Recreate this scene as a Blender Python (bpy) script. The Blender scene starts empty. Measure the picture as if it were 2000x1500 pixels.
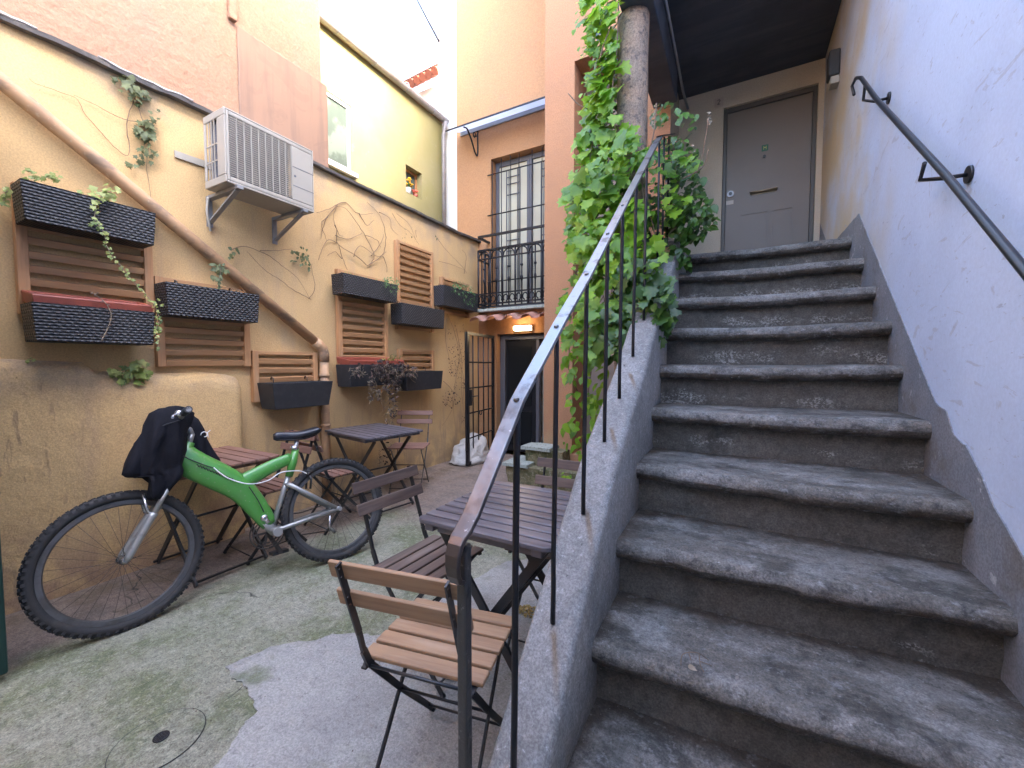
import bpy, math, random
from mathutils import Vector, noise, Matrix
R = math.radians
random.seed(7)
sc = bpy.context.scene
# ------------------------------------------------------------------ camera
CAMZ, FPX, YAW, PIT = 1.3, 800.0, R(28.8), math.atan(38/800)
cam = bpy.data.objects.new('camera', bpy.data.cameras.new('camera'))
sc.collection.objects.link(cam); sc.camera = cam
cam.location = (0, 0, CAMZ); cam.rotation_euler = (R(90)-PIT, 0, YAW)
cam.data.sensor_width = 36; cam.data.lens = 36*FPX/2000; cam.data.clip_start = .02; cam.data.clip_end = 500
# ------------------------------------------------------------------ sky, sun, exposure
w = bpy.data.worlds.new("World"); sc.world = w; w.use_nodes = True
nt = w.node_tree; sky = nt.nodes.new('ShaderNodeTexSky'); sky.sky_type = 'NISHITA'; sky.sun_disc = False
SD = Vector((.98, -.04, .566)).normalized()
sky.sun_elevation = math.asin(SD.z); sky.sun_rotation = math.atan2(SD.x, SD.y)
sky.air_density = .8; sky.dust_density = 5.5; sky.ozone_density = .3
nt.links.new(sky.outputs[0], nt.nodes['Background'].inputs[0]); nt.nodes['Background'].inputs[1].default_value = .15
sl = bpy.data.lights.new('sun', 'SUN'); sun = bpy.data.objects.new('sun', sl); sc.collection.objects.link(sun)
sl.energy = .5; sl.angle = R(12); sl.color = (1, .95, .86)
sun.rotation_euler = (-SD).to_track_quat('-Z', 'Y').to_euler(); sun.location = (5, -5, 15)
sc.view_settings.view_transform = 'Standard'; sc.view_settings.look = 'None'
sc.view_settings.exposure = 4.5; sc.view_settings.gamma = 1
sc.render.engine = 'CYCLES'
sc.cycles.max_bounces = 10; sc.cycles.diffuse_bounces = 6; sc.cycles.use_denoising = True
sc.cycles.sample_clamp_indirect = 6

# ------------------------------------------------------------------ helpers
_f = Vector((-math.sin(YAW)*math.cos(PIT), math.cos(YAW)*math.cos(PIT), -math.sin(PIT)))
_r = Vector((math.cos(YAW), math.sin(YAW), 0)); _u = _r.cross(_f)
def on(x, y, ax, v):           # where the sight line of a photo point meets the real plane axis = v
    d = _f*FPX + _r*(x-1000) - _u*(y-750); o = Vector((0, 0, CAMZ))
    return o + d*((v-o[ax])/d[ax])
def onX(x, y, v): return on(x, y, 0, v)
def onY(x, y, v): return on(x, y, 1, v)
def onZ(x, y, v=0): return on(x, y, 2, v)
ORG = {}
COL = sc.collection
def tag(o, label=None, cat=None, group=None, kind=None):
    if label: o['label'] = label
    if cat: o['category'] = cat
    if group: o['group'] = group
    if kind: o['kind'] = kind
    return o
def thing(name, loc, label, cat, group=None, rz=0):
    o = bpy.data.objects.new(name, None); COL.objects.link(o); o.location = loc; o.rotation_euler = (0, 0, rz)
    o.empty_display_size = .1
    ORG[o.name] = Vector(loc) if rz == 0 else Vector((0, 0, 0))
    return tag(o, label, cat, group)
class MB:
    def __init__(s): s.v = []; s.f = []; s.sm = []
    def add(s, vs, fs, smooth=False):
        n = len(s.v); s.v += [Vector(a) for a in vs]
        for f in fs: s.f.append([i+n for i in f]); s.sm.append(smooth)
        return s
    def box(s, x0, y0, z0, x1, y1, z1):
        return s.add([(x0,y0,z0),(x1,y0,z0),(x1,y1,z0),(x0,y1,z0),(x0,y0,z1),(x1,y0,z1),(x1,y1,z1),(x0,y1,z1)],
            [(3,2,1,0),(4,5,6,7),(0,1,5,4),(1,2,6,5),(2,3,7,6),(3,0,4,7)])
    def bar(s, p, q, w, h, up=(0,0,1)):      # rectangular bar, w across, h along up
        p = Vector(p); q = Vector(q); d = (q-p).normalized(); up = Vector(up)
        a = d.cross(up)
        if a.length < 1e-4: a = d.cross(Vector((1,0,0)))
        a.normalize(); b = a.cross(d).normalized(); a = a*w/2; b = b*h/2
        vs = [p-a-b, p+a-b, p+a+b, p-a+b, q-a-b, q+a-b, q+a+b, q-a+b]
        return s.add(vs, [(0,1,2,3),(7,6,5,4),(4,5,1,0),(5,6,2,1),(6,7,3,2),(7,4,0,3)])
    def tube(s, pts, r, n=8, cap=True, flat=1.0, upv=None):
        pts = [Vector(p) for p in pts]; m = len(pts)
        rs = r if isinstance(r, (list, tuple)) else [r]*m
        t0 = (pts[1]-pts[0]).normalized(); a = Vector(upv) if upv else t0.orthogonal(); a = (a - t0*a.dot(t0)).normalized()
        base = len(s.v)
        for i, p in enumerate(pts):
            t = (pts[min(i+1, m-1)]-pts[max(i-1, 0)])
            t = t.normalized() if t.length > 1e-9 else t0
            a = (a - t*a.dot(t)); a = a.normalized() if a.length > 1e-6 else t.orthogonal().normalized()
            b = t.cross(a)
            for k in range(n):
                an = 2*math.pi*k/n
                s.v.append(p + a*math.cos(an)*rs[i] + b*math.sin(an)*rs[i]*flat)
        for i in range(m-1):
            for k in range(n):
                k2 = (k+1) % n
                s.f.append([base+i*n+k, base+i*n+k2, base+(i+1)*n+k2, base+(i+1)*n+k]); s.sm.append(True)
        if cap:
            s.f.append([base+k for k in range(n)][::-1]); s.sm.append(False)
            s.f.append([base+(m-1)*n+k for k in range(n)]); s.sm.append(False)
        return s
    def loft(s, rings, smooth=True, cap=True, closed=True):
        base = len(s.v); n = len(rings[0]); m = len(rings)
        for r_ in rings: s.v += [Vector(p) for p in r_]
        for i in range(m-1):
            for k in range(n if closed else n-1):
                k2 = (k+1) % n
                s.f.append([base+i*n+k, base+i*n+k2, base+(i+1)*n+k2, base+(i+1)*n+k]); s.sm.append(smooth)
        if cap and closed:
            s.f.append([base+k for k in range(n)][::-1]); s.sm.append(False)
            s.f.append([base+(m-1)*n+k for k in range(n)]); s.sm.append(False)
        return s
    def prism(s, poly, d):     # planar polygon (3D points) pushed along vector d
        n = len(poly); d = Vector(d); p = [Vector(a) for a in poly]
        return s.add(p+[a+d for a in p], [list(range(n))[::-1], [n+i for i in range(n)]] +
                     [(i, (i+1) % n, n+(i+1) % n, n+i) for i in range(n)])
    def sph(s, c, r, n=10, m=7, sq=(1,1,1)):
        c = Vector(c); rings = []
        for i in range(1, m):
            th = math.pi*i/m
            rings.append([c+Vector((r*sq[0]*math.sin(th)*math.cos(2*math.pi*k/n), r*sq[1]*math.sin(th)*math.sin(2*math.pi*k/n), -r*sq[2]*math.cos(th))) for k in range(n)])
        return s.loft(rings)
    def torus(s, c, ax, Rr, r, n=40, m=8, ref=None):
        c = Vector(c); ax = Vector(ax).normalized(); e = ax.orthogonal().normalized(); g = ax.cross(e)
        base = len(s.v)
        for i in range(n):
            a = 2*math.pi*i/n; o = e*math.cos(a)+g*math.sin(a)
            for k in range(m):
                b = 2*math.pi*k/m; s.v.append(c + o*(Rr+r*math.cos(b)) + ax*r*math.sin(b))
        for i in range(n):
            for k in range(m):
                i2 = (i+1) % n; k2 = (k+1) % m
                s.f.append([base+i*m+k, base+i2*m+k, base+i2*m+k2, base+i*m+k2]); s.sm.append(True)
        return s
    def build(s, name, mat, parent=None, bevel=0, seg=2, org=None):
        me = bpy.data.meshes.new(name)
        o_ = Vector(org) if org is not None else (ORG.get(parent.name, Vector((0,0,0))) if parent else Vector((0,0,0)))
        me.from_pydata([tuple(v-o_) for v in s.v], [], s.f)
        me.polygons.foreach_set('use_smooth', s.sm)
        me.materials.append(mat); me.update()
        import bmesh
        bm = bmesh.new(); bm.from_mesh(me); bmesh.ops.recalc_face_normals(bm, faces=bm.faces); bm.to_mesh(me); bm.free()
        ob = bpy.data.objects.new(name, me); COL.objects.link(ob); ORG[ob.name] = o_
        if parent: ob.parent = parent
        elif org is not None: ob.location = o_
        if bevel:
            b = ob.modifiers.new('bevel', 'BEVEL'); b.width = bevel; b.segments = seg; b.limit_method = 'ANGLE'; b.angle_limit = R(40)
        return ob
def copy_tree(o, parent=None):
    c = o.copy(); COL.objects.link(c); c.parent = parent
    for ch in list(o.children): copy_tree(ch, c)
    return c
def wob(p, s, a): return noise.noise_vector(Vector(p)*s)*a
def smooth_path(pts, n=6):
    P = [Vector(p) for p in pts]; out = []
    for i in range(len(P)-1):
        p0 = P[max(i-1, 0)]; p1 = P[i]; p2 = P[i+1]; p3 = P[min(i+2, len(P)-1)]
        for k in range(n):
            t = k/n
            out.append(.5*((2*p1)+(-p0+p2)*t+(2*p0-5*p1+4*p2-p3)*t*t+(-p0+3*p1-3*p2+p3)*t**3))
    out.append(P[-1]); return out

# ------------------------------------------------------------------ materials
class NT:
    def __init__(s, name):
        s.m = bpy.data.materials.new(name); s.m.use_nodes = True; s.t = s.m.node_tree
        s.b = s.t.nodes['Principled BSDF']; s.co = {}
    def n(s, k, **kw):
        x = s.t.nodes.new(k)
        for a, b in kw.items(): setattr(x, a, b)
        return x
    def l(s, a, b): s.t.links.new(a, b)
    def coord(s, kind):
        if kind not in s.co:
            if kind == 'P': s.co[kind] = s.n('ShaderNodeNewGeometry').outputs['Position']
            else: s.co[kind] = s.n('ShaderNodeTexCoord').outputs['Object']
        return s.co[kind]
    def noise(s, scale, kind='P', detail=5, rough=.6, dist=0):
        v = s.coord(kind)
        mp = s.n('ShaderNodeMapping'); s.l(v, mp.inputs[0])
        sc_ = scale if isinstance(scale, (tuple, list)) else (scale,)*3
        mp.inputs['Scale'].default_value = sc_
        t = s.n('ShaderNodeTexNoise'); s.l(mp.outputs[0], t.inputs['Vector']); t.inputs['Scale'].default_value = 1
        t.inputs['Detail'].default_value = detail; t.inputs['Roughness'].default_value = rough; t.inputs['Distortion'].default_value = dist
        return t.outputs['Fac']
    def rng(s, fac, lo, hi, a=0, b=1):
        m = s.n('ShaderNodeMapRange', clamp=True, interpolation_type='SMOOTHSTEP'); s.l(fac, m.inputs[0])
        m.inputs[1].default_value = lo; m.inputs[2].default_value = hi; m.inputs[3].default_value = a; m.inputs[4].default_value = b
        return m.outputs[0]
    def math(s, op, a, b):
        m = s.n('ShaderNodeMath', operation=op)
        for i, x in enumerate((a, b)):
            if isinstance(x, (int, float)): m.inputs[i].default_value = x
            else: s.l(x, m.inputs[i])
        return m.outputs[0]
    def mix(s, fac, a, b):
        m = s.n('ShaderNodeMix', data_type='RGBA')
        for i, x in ((0, fac), (6, a), (7, b)):
            if isinstance(x, (int, float)): m.inputs[i].default_value = x
            elif isinstance(x, (tuple, list)): m.inputs[i].default_value = (*x, 1)
            else: s.l(x, m.inputs[i])
        return m.outputs[2]
def _grain(s, c, scale, amt):
    f = s.rng(s.noise(scale, 'P', 3, .8), .32, .68, 1-amt, 1+amt*.45)
    m = s.n('ShaderNodeMix', data_type='RGBA', blend_type='MULTIPLY'); m.inputs[0].default_value = 1
    cb = s.n('ShaderNodeCombineColor')
    for i in range(3): s.l(f, cb.inputs[i])
    if isinstance(c, (tuple, list)): m.inputs[6].default_value = (*c, 1)
    else: s.l(c, m.inputs[6])
    s.l(cb.outputs[0], m.inputs[7]); return m.outputs[2]
NT.grain = _grain
def mat(name, col, rough=.8, var=(), bump=(), metal=0, kind='P', island=None, rvar=None, spec=.5, coat=0, transl=0, rough_noise=None, grain=None):
    t = NT(name); c = col
    first = True
    if island:
        g = t.n('ShaderNodeNewGeometry').outputs['Random Per Island']
        c = t.mix(g, col, island)
    for v in var:
        f = t.rng(t.noise(v.get('s', 2), v.get('k', kind), v.get('d', 5), v.get('r', .6), v.get('w', 0)), v.get('lo', .45), v.get('hi', .65), 0, v.get('a', 1))
        for (ax, a0, a1) in v.get('ax', ()):
            sep = t.n('ShaderNodeSeparateXYZ'); t.l(t.coord('P'), sep.inputs[0])
            src = sep.outputs[ax]
            if v.get('j'):
                src = t.math('ADD', src, t.math('MULTIPLY', t.math('SUBTRACT', t.noise(v.get('js', 3), 'P', 5), .5), v['j']))
            f = t.math('MULTIPLY', f, t.rng(src, min(a0, a1), max(a0, a1), 0 if a1 > a0 else 1, 1 if a1 > a0 else 0))
        c = t.mix(f, c, v['c'])
    if grain: c = t.grain(c, *grain)
    if isinstance(c, (tuple, list)): t.b.inputs['Base Color'].default_value = (*c, 1)
    else: t.l(c, t.b.inputs['Base Color'])
    t.b.inputs['Roughness'].default_value = rough; t.b.inputs['Metallic'].default_value = metal
    t.b.inputs['Specular IOR Level'].default_value = spec
    t.b.inputs['Coat Weight'].default_value = coat
    if rvar:
        t.l(t.rng(t.noise(rvar[0], kind, 4), .3, .7, rvar[1], rvar[2]), t.b.inputs['Roughness'])
    nrm = None
    for (s_, st, d) in bump:
        b = t.n('ShaderNodeBump'); b.inputs['Strength'].default_value = st; b.inputs['Distance'].default_value = d
        t.l(t.noise(s_, kind, 6, .65), b.inputs['Height'])
        if nrm: t.l(nrm, b.inputs['Normal'])
        nrm = b.outputs[0]
    if nrm: t.l(nrm, t.b.inputs['Normal'])
    if transl:
        tr = t.n('ShaderNodeBsdfTranslucent'); ms = t.n('ShaderNodeMixShader'); ms.inputs[0].default_value = transl
        if isinstance(c, (tuple, list)): tr.inputs[0].default_value = (*c, 1)
        else: t.l(c, tr.inputs[0])
        out = t.t.nodes['Material Output']
        t.l(t.b.outputs[0], ms.inputs[1]); t.l(tr.outputs[0], ms.inputs[2]); t.l(ms.outputs[0], out.inputs[0])
    t.m['nt'] = 0
    return t.m
def emis(name, col, st):
    t = NT(name); t.b.inputs['Base Color'].default_value = (*col, 1); t.b.inputs['Emission Color'].default_value = (*col, 1); t.b.inputs['Emission Strength'].default_value = st
    return t.m

M = {}
M['ochre'] = mat('ochre_plaster', (.60,.415,.205), .9, [
    dict(s=1.3, lo=.4, hi=.7, c=(.54,.365,.175), a=.7), dict(s=(6,6,.9), lo=.5, hi=.72, c=(.47,.34,.21), a=.5),
    dict(s=3, lo=.35, hi=.65, c=(.25,.22,.19), a=.75, ax=((2, 2.75, 3.15),), j=.35),
    dict(s=5, lo=.35, hi=.6, c=(.33,.24,.15), a=.8, ax=((2, .75, .02),), j=.6),
    dict(s=(14,14,2.2), lo=.52, hi=.64, c=(.3,.22,.15), a=.55, ax=((2, 1.2, .2),)),
    dict(s=60, lo=.68, hi=.72, c=(.2,.14,.09), a=.6)], [(9, .35, .02), (90, .25, .004)], grain=(110, 0.16))
M['ochre_low'] = mat('ochre_plaster_low', (.60,.415,.20), .9, [
    dict(s=1.6, lo=.4, hi=.7, c=(.52,.345,.16), a=.7),
    dict(s=(9,9,1.4), lo=.5, hi=.68, c=(.45,.31,.18), a=.5),
    dict(s=4, lo=.35, hi=.6, c=(.34,.26,.19), a=.7, ax=((2, 1.02, 1.3),), j=.2),
    dict(s=5, lo=.35, hi=.6, c=(.36,.23,.15), a=.9, ax=((2, .6, .02),), j=.5),
    dict(s=(30,30,6), lo=.58, hi=.66, c=(.2,.14,.1), a=.5, ax=((1, 1.0, .65),)),
    dict(s=45, lo=.70, hi=.74, c=(.14,.09,.06), a=.7)], [(7, .5, .03), (70, .3, .005)], grain=(120, 0.22))
M['pink'] = mat('pink_plaster', (.32,.195,.13), .9, [dict(s=.8, lo=.4, hi=.65, c=(.33,.19,.118), a=.8), dict(s=(4,4,1), lo=.5, hi=.7, c=(.30,.19,.14), a=.4)],
    [((4,14,14), .55, .03), (60, .2, .004)], grain=(60, 0.14))
M['pink_panel'] = mat('stained_pink_plaster', (.275,.168,.115), .9, [dict(s=(9,9,.8), lo=.45, hi=.66, c=(.20,.13,.098), a=.7), dict(s=3, lo=.55, hi=.6, c=(.215,.135,.098), a=.4, w=2)],
    [(8, .3, .02)])
M['orange'] = mat('orange_plaster', (.42,.22,.105), .88, [dict(s=1.1, lo=.4, hi=.7, c=(.385,.20,.10), a=.7), dict(s=4, lo=.55, hi=.72, c=(.36,.20,.11), a=.4),
    dict(s=6, lo=.4, hi=.6, c=(.42,.29,.17), a=.6, ax=((2, .8, .1),), j=.5)], [(14, .25, .015), (90, .2, .004)], grain=(70, 0.14))
M['orange_pink'] = mat('orange_pink_plaster', (.43,.215,.11), .88, [dict(s=1.1, lo=.4, hi=.7, c=(.40,.20,.105), a=.7), dict(s=4, lo=.55, hi=.72, c=(.36,.19,.11), a=.4),
    dict(s=6, lo=.4, hi=.6, c=(.42,.29,.15), a=.7, ax=((2, 1.0, .1),), j=.5)], [(14, .25, .015), (90, .2, .004)], grain=(80, 0.16))
M['niche'] = mat('dull_niche_plaster', (.30,.24,.19), .9, [dict(s=3, c=(.22,.2,.14), a=.8)], [(14, .3, .01)])
M['yellow'] = mat('yellow_plaster', (.28,.25,.095), .9, [dict(s=.7, lo=.4, hi=.65, c=(.31,.275,.135), a=.9), dict(s=9, lo=.62, hi=.68, c=(.34,.29,.16), a=.5)], [(8, .3, .01)])
M['white_wall'] = mat('whitewashed_wall', (.8,.79,.75), .9, [dict(s=1.3, lo=.42, hi=.55, c=(.45,.43,.40), a=.9, ax=((2, 6.3, 6.9),), j=.5)], [(6, .3, .02)])
M['cream'] = mat('cream_landing_plaster', (.46,.40,.31), .9, [dict(s=1.5, c=(.41,.355,.275), a=.7), dict(s=25, lo=.66, hi=.7, c=(.35,.3,.24), a=.5)], [(10, .3, .01)], grain=(90, 0.12))
M['rwall'] = mat('scuffed_white_stair_wall', (.54,.635,.80), .75, [  # sky blue, and warm bounce light towards the landing, tinted into the white paint
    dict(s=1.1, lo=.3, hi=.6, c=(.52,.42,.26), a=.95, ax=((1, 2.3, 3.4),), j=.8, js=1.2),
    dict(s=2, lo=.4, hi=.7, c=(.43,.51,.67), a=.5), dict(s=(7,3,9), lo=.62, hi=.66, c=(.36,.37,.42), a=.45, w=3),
    dict(s=(20,20,50), lo=.66, hi=.70, c=(.3,.33,.42), a=.6),
    dict(s=(9,7,4), lo=.68, hi=.71, c=(.4,.4,.45), a=.6, w=1.5)], [(3, .2, .02), (40, .10, .003)], grain=(70, 0.06))
M['band'] = mat('grey_skirting_paint', (.20,.215,.24), .75, [dict(s=3, c=(.25,.26,.28), a=.8), dict(s=14, lo=.64, hi=.67, c=(.42,.43,.45), a=.9), dict(s=5, lo=.5, hi=.7, c=(.15,.13,.11), a=.7)], [(20, .4, .008)], grain=(120, .3))
def _tread():
    t = NT('worn_stone_tread')
    c = t.mix(t.rng(t.noise((3,7,7)), .4, .68), (.165,.147,.125), (.29,.272,.25))
    c = t.mix(t.rng(t.noise((7,10,10), 'P', 7, .7), .48, .62, 0, .75), c, (.062,.055,.046))
    at = t.n('ShaderNodeAttribute', attribute_name='grime').outputs['Fac']
    nz = t.math('MULTIPLY', t.math('SUBTRACT', t.noise((7,7,7), 'P', 7, .7), .5), 1.6)
    g = t.rng(t.math('ADD', at, nz), .25, .85, 0, .85)
    c = t.mix(g, c, (.062,.042,.026))
    wr = t.rng(t.math('ADD', at, nz), -.25, -1.0, 0, .8)
    wr = t.math('MULTIPLY', wr, t.rng(t.noise((9,30,30), 'P', 5), .42, .6))
    c = t.mix(wr, c, (.20,.182,.157))
    c = t.mix(t.rng(t.noise((24,34,34), 'P', 6, .75), .54, .66, 0, .55), c, (.36,.355,.345))
    c = t.mix(t.rng(t.noise(42, 'P', 6), .56, .68, 0, .65), c, (.05,.046,.04))
    c = t.mix(t.rng(t.noise(100, 'P', 3), .70, .73, 0, .8), c, (.5,.5,.48))
    c = t.grain(t.grain(c, 150, 0.42), 30, 0.252); t.l(c, t.b.inputs['Base Color']); t.l(t.rng(t.noise(9), .3, .7, .38, .8), t.b.inputs['Roughness'])
    n1 = t.n('ShaderNodeBump'); n1.inputs['Strength'].default_value = .7; n1.inputs['Distance'].default_value = .02; t.l(t.noise((9,11,11), 'P', 8, .75), n1.inputs['Height'])
    n2 = t.n('ShaderNodeBump'); n2.inputs['Strength'].default_value = .7; n2.inputs['Distance'].default_value = .008; t.l(t.noise(65, 'P', 6, .75), n2.inputs['Height']); t.l(n1.outputs[0], n2.inputs['Normal'])
    t.l(n2.outputs[0], t.b.inputs['Normal'])
    return t.m
M['tread'] = _tread()
M['riser'] = mat('flaking_grey_riser', (.125,.12,.11), .8, [
    dict(s=3, lo=.4, hi=.7, c=(.155,.15,.135), a=.9), dict(s=6, lo=.5, hi=.7, c=(.09,.08,.07), a=.7),
    dict(s=4, lo=.5, hi=.75, c=(.13,.10,.07), a=.6),
    dict(s=(70,70,110), lo=.545, hi=.575, c=(.46,.44,.41), a=.9, d=3, ax=((1, 1.4, 2.3),)),
    ], [(30, .5, .006), (120, .3, .003)])
# keep riser flakes in clusters: gate the fine flakes by a broad noise
def _gate():
    t = NT('flaking_grey_riser_paint'); 
    base = t.mix(t.rng(t.noise(3), .4, .7), (.115,.102,.084), (.155,.14,.117))
    base = t.mix(t.rng(t.noise(6), .5, .72, 0, .7), base, (.04,.034,.028))
    low = t.n('ShaderNodeAttribute', attribute_name='low').outputs['Fac']
    gate = t.math('ADD', t.noise((3.4,3.2,5), 'P', 5, .7), t.math('MULTIPLY', low, .20))
    fl = t.math('MULTIPLY', t.rng(t.noise((75,75,95), 'P', 5, .75), .50, .55), t.rng(gate, .60, .72))
    fl2 = t.math('MULTIPLY', t.rng(t.noise((140,140,160), 'P', 2), .68, .72), .4)
    f = t.math('MAXIMUM', fl, fl2)
    c = t.mix(f, base, (.34,.325,.295))
    c = t.grain(t.grain(c, 150, 0.38), 30, 0.22799999999999998); t.l(c, t.b.inputs['Base Color']); t.b.inputs['Roughness'].default_value = .8
    b = t.n('ShaderNodeBump'); b.inputs['Strength'].default_value = .5; b.inputs['Distance'].default_value = .006
    t.l(t.noise(45, 'P', 6, .7), b.inputs['Height']); t.l(b.outputs[0], t.b.inputs['Normal'])
    return t.m
bpy.data.materials.remove(M['riser']); M['riser'] = _gate()
def _curb():
    t = NT('granite_curb')
    c = t.mix(t.rng(t.noise(3), .4, .65, 0, .8), (.29,.285,.275), (.22,.216,.207))
    for s_, lo, hi, cc, a in ((90,.52,.64,(.18,.18,.18),.45),(60,.64,.69,(.45,.45,.45),.7),(25,.68,.73,(.06,.06,.06),.8)):
        c = t.mix(t.rng(t.noise(s_), lo, hi, 0, a), c, cc)
    sep = t.n('ShaderNodeSeparateXYZ'); t.l(t.coord('P'), sep.inputs[0])
    for yb in (1.07,1.36,1.66,1.98):      # rust run-off below each baluster foot
        dy = t.math('SUBTRACT', yb, sep.outputs[1])
        cxl = t.math('ADD', t.math('MULTIPLY', dy, .5), -.450)
        dx = t.math('ABSOLUTE', t.math('SUBTRACT', sep.outputs[0], cxl), 0)
        m = t.math('MULTIPLY', t.rng(dy, -.005, .02), t.rng(dy, .03, .15, 1, 0))
        m = t.math('MULTIPLY', m, t.rng(t.math('ADD', dx, t.math('MULTIPLY', t.noise(20), .012)), .008, .022, 1, 0))
        c = t.mix(t.math('MULTIPLY', m, .75), c, (.17,.105,.05))
    c = t.grain(t.grain(c, 150, 0.35), 30, 0.21); t.l(c, t.b.inputs['Base Color']); t.b.inputs['Roughness'].default_value = .75
    b = t.n('ShaderNodeBump'); b.inputs['Strength'].default_value = .35; b.inputs['Distance'].default_value = .004
    t.l(t.noise(50, 'P', 6, .7), b.inputs['Height']); t.l(b.outputs[0], t.b.inputs['Normal'])
    return t.m
M['curb'] = _curb()
def _ground():
    t = NT('mossy_concrete')
    c = t.mix(t.rng(t.noise(1.2), .35, .65), (.28,.28,.20), (.34,.325,.25))
    c = t.mix(t.rng(t.noise(2.6, 'P', 8, .7), .42, .62, 0, .75), c, (.13,.155,.06))       # moss
    c = t.mix(t.rng(t.noise((34,22,30), 'P', 8, .85), .50, .59, 0, .6), c, (.42,.41,.31))
    c = t.mix(t.rng(t.noise(48, 'P', 6, .8), .55, .61, 0, .6), c, (.06,.06,.04))
    sep = t.n('ShaderNodeSeparateXYZ'); t.l(t.coord('P'), sep.inputs[0])
    jx = t.math('ADD', sep.outputs[0], t.math('MULTIPLY', t.math('SUBTRACT', t.noise(3, 'P', 6), .5), .35))
    jy = t.math('ADD', sep.outputs[1], t.math('MULTIPLY', t.math('SUBTRACT', t.noise(2, 'P', 6), .5), .9))
    pk = t.mix(t.rng(t.noise(5), .4, .7), (.31,.235,.19), (.22,.175,.145))
    pk = t.mix(t.rng(t.noise(40), .6, .68, 0, .6), pk, (.08,.065,.055))
    near = t.rng(jx, -2.78, -2.66, 1, 0)
    c = t.mix(near, c, pk)
    c = t.mix(t.rng(jy, 2.3, 2.9), c, pk)
    c = t.mix(t.math('MULTIPLY', t.rng(jx, -2.9, -2.6, 1, .0), t.rng(t.noise(4), .45, .65, 0, .6)), c, (.15,.10,.05))
    # hairline cracks
    vo = t.n('ShaderNodeTexVoronoi', feature='DISTANCE_TO_EDGE'); 
    mp = t.n('ShaderNodeMapping'); t.l(t.coord('P'), mp.inputs[0]); mp.inputs['Scale'].default_value = (1.1,.8,1)
    nv = t.n('ShaderNodeTexNoise'); nv.inputs['Scale'].default_value = 6; t.l(mp.outputs[0], nv.inputs['Vector'])
    ad = t.n('ShaderNodeVectorMath', operation='MULTIPLY_ADD'); t.l(nv.outputs['Color'], ad.inputs[0]); ad.inputs[1].default_value = (.25,.25,0); t.l(mp.outputs[0], ad.inputs[2])
    t.l(ad.outputs[0], vo.inputs['Vector']); vo.inputs['Scale'].default_value = 1
    c = t.mix(t.math('MULTIPLY', t.rng(vo.outputs['Distance'], .0, .006, 1, 0), t.rng(t.noise(1.7), .5, .6)), c, (.04,.038,.03))
    c = t.grain(t.grain(c, 140, 0.42), 30, 0.252); t.l(c, t.b.inputs['Base Color']); t.l(t.rng(t.noise(3), .3, .7, .5, .9), t.b.inputs['Roughness'])
    n1 = t.n('ShaderNodeBump'); n1.inputs['Strength'].default_value = .8; n1.inputs['Distance'].default_value = .02; t.l(t.noise(18, 'P', 8, .75), n1.inputs['Height'])
    n2 = t.n('ShaderNodeBump'); n2.inputs['Strength'].default_value = .4; n2.inputs['Distance'].default_value = .004; t.l(t.noise(110, 'P', 4, .7), n2.inputs['Height']); t.l(n1.outputs[0], n2.inputs['Normal'])
    t.l(n2.outputs[0], t.b.inputs['Normal'])
    return t.m
M['ground'] = _ground()
M['patch'] = mat('cement_patch', (.34,.33,.305), .75, [dict(s=3.5, c=(.26,.25,.235), a=.9), dict(s=(13,22,13), lo=.54, hi=.66, c=(.19,.183,.17), a=.5, d=8, r=.75), dict(s=2.4, lo=.54, hi=.66, c=(.12,.14,.07), a=.8), dict(s=70, lo=.6, hi=.68, c=(.32,.32,.31), a=.5), dict(s=36, lo=.56, hi=.62, c=(.11,.105,.095), a=.5, d=8, r=.8)],
    [(10, .5, .015), (80, .5, .004)], rvar=(4, .4, .8), grain=(130, 0.3))
M['cover'] = mat('concrete_cover', (.165,.165,.13), .8, [dict(s=4, c=(.13,.135,.10), a=.8), dict(s=60, lo=.6, hi=.66, c=(.22,.22,.19), a=.5)], [(30, .4, .006)])
M['iron'] = mat('dark_iron', (.028,.028,.032), .42, [dict(s=14, lo=.5, hi=.7, c=(.05,.046,.045), a=.8)], [(40, .25, .003)], metal=.6)
M['rail'] = mat('painted_iron_rail', (.27,.27,.275), .30, [dict(s=3, lo=.2, hi=.5, c=(.09,.07,.062), a=.9, ax=((1, .95, .78),)), dict(s=16, lo=.52, hi=.66, c=(.10,.085,.08), a=.9), dict(s=60, lo=.66, hi=.7, c=(.4,.4,.4), a=.6)], [(25, .35, .004)], metal=.75)  # brown mixed in at the lower end stands in for shade on the steep run
M['newel'] = mat('chipped_iron_newel', (.07,.067,.065), .45, [dict(s=(22,22,9), lo=.55, hi=.62, c=(.03,.03,.03), a=.9), dict(s=40, lo=.6, hi=.66, c=(.2,.19,.18), a=.6)], [(25, .6, .006)], metal=.4)
M['black'] = mat('black_paint', (.018,.018,.02), .38, [], [(60, .15, .002)])
M['blackmatte'] = mat('black_plastic', (.022,.024,.028), .6, [dict(s=20, c=(.035,.036,.04), a=.6)], [(60, .2, .002)])
def wood(name, a, b, c3, ax, rough=.6, kind='O', isl=None):
    sc1 = [45, 45, 45]; sc1[ax] = 3; sc2 = [14, 14, 14]; sc2[ax] = 2
    return mat(name, a, rough, [dict(s=tuple(sc1), lo=.38, hi=.66, c=b, a=.85, k=kind), dict(s=tuple(sc2), lo=.5, hi=.7, c=c3, a=.7, k=kind)], [(tuple(sc1), .35, .003)], kind=kind, island=isl)
M['chairwood'] = wood('acacia_chair_slats', (.36,.215,.115), (.24,.135,.075), (.42,.29,.19), 0, isl=(.29,.17,.095))
M['greywood'] = wood('weathered_chair_slats', (.13,.085,.065), (.07,.045,.038), (.20,.155,.13), 0, isl=(.16,.115,.09))
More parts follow.
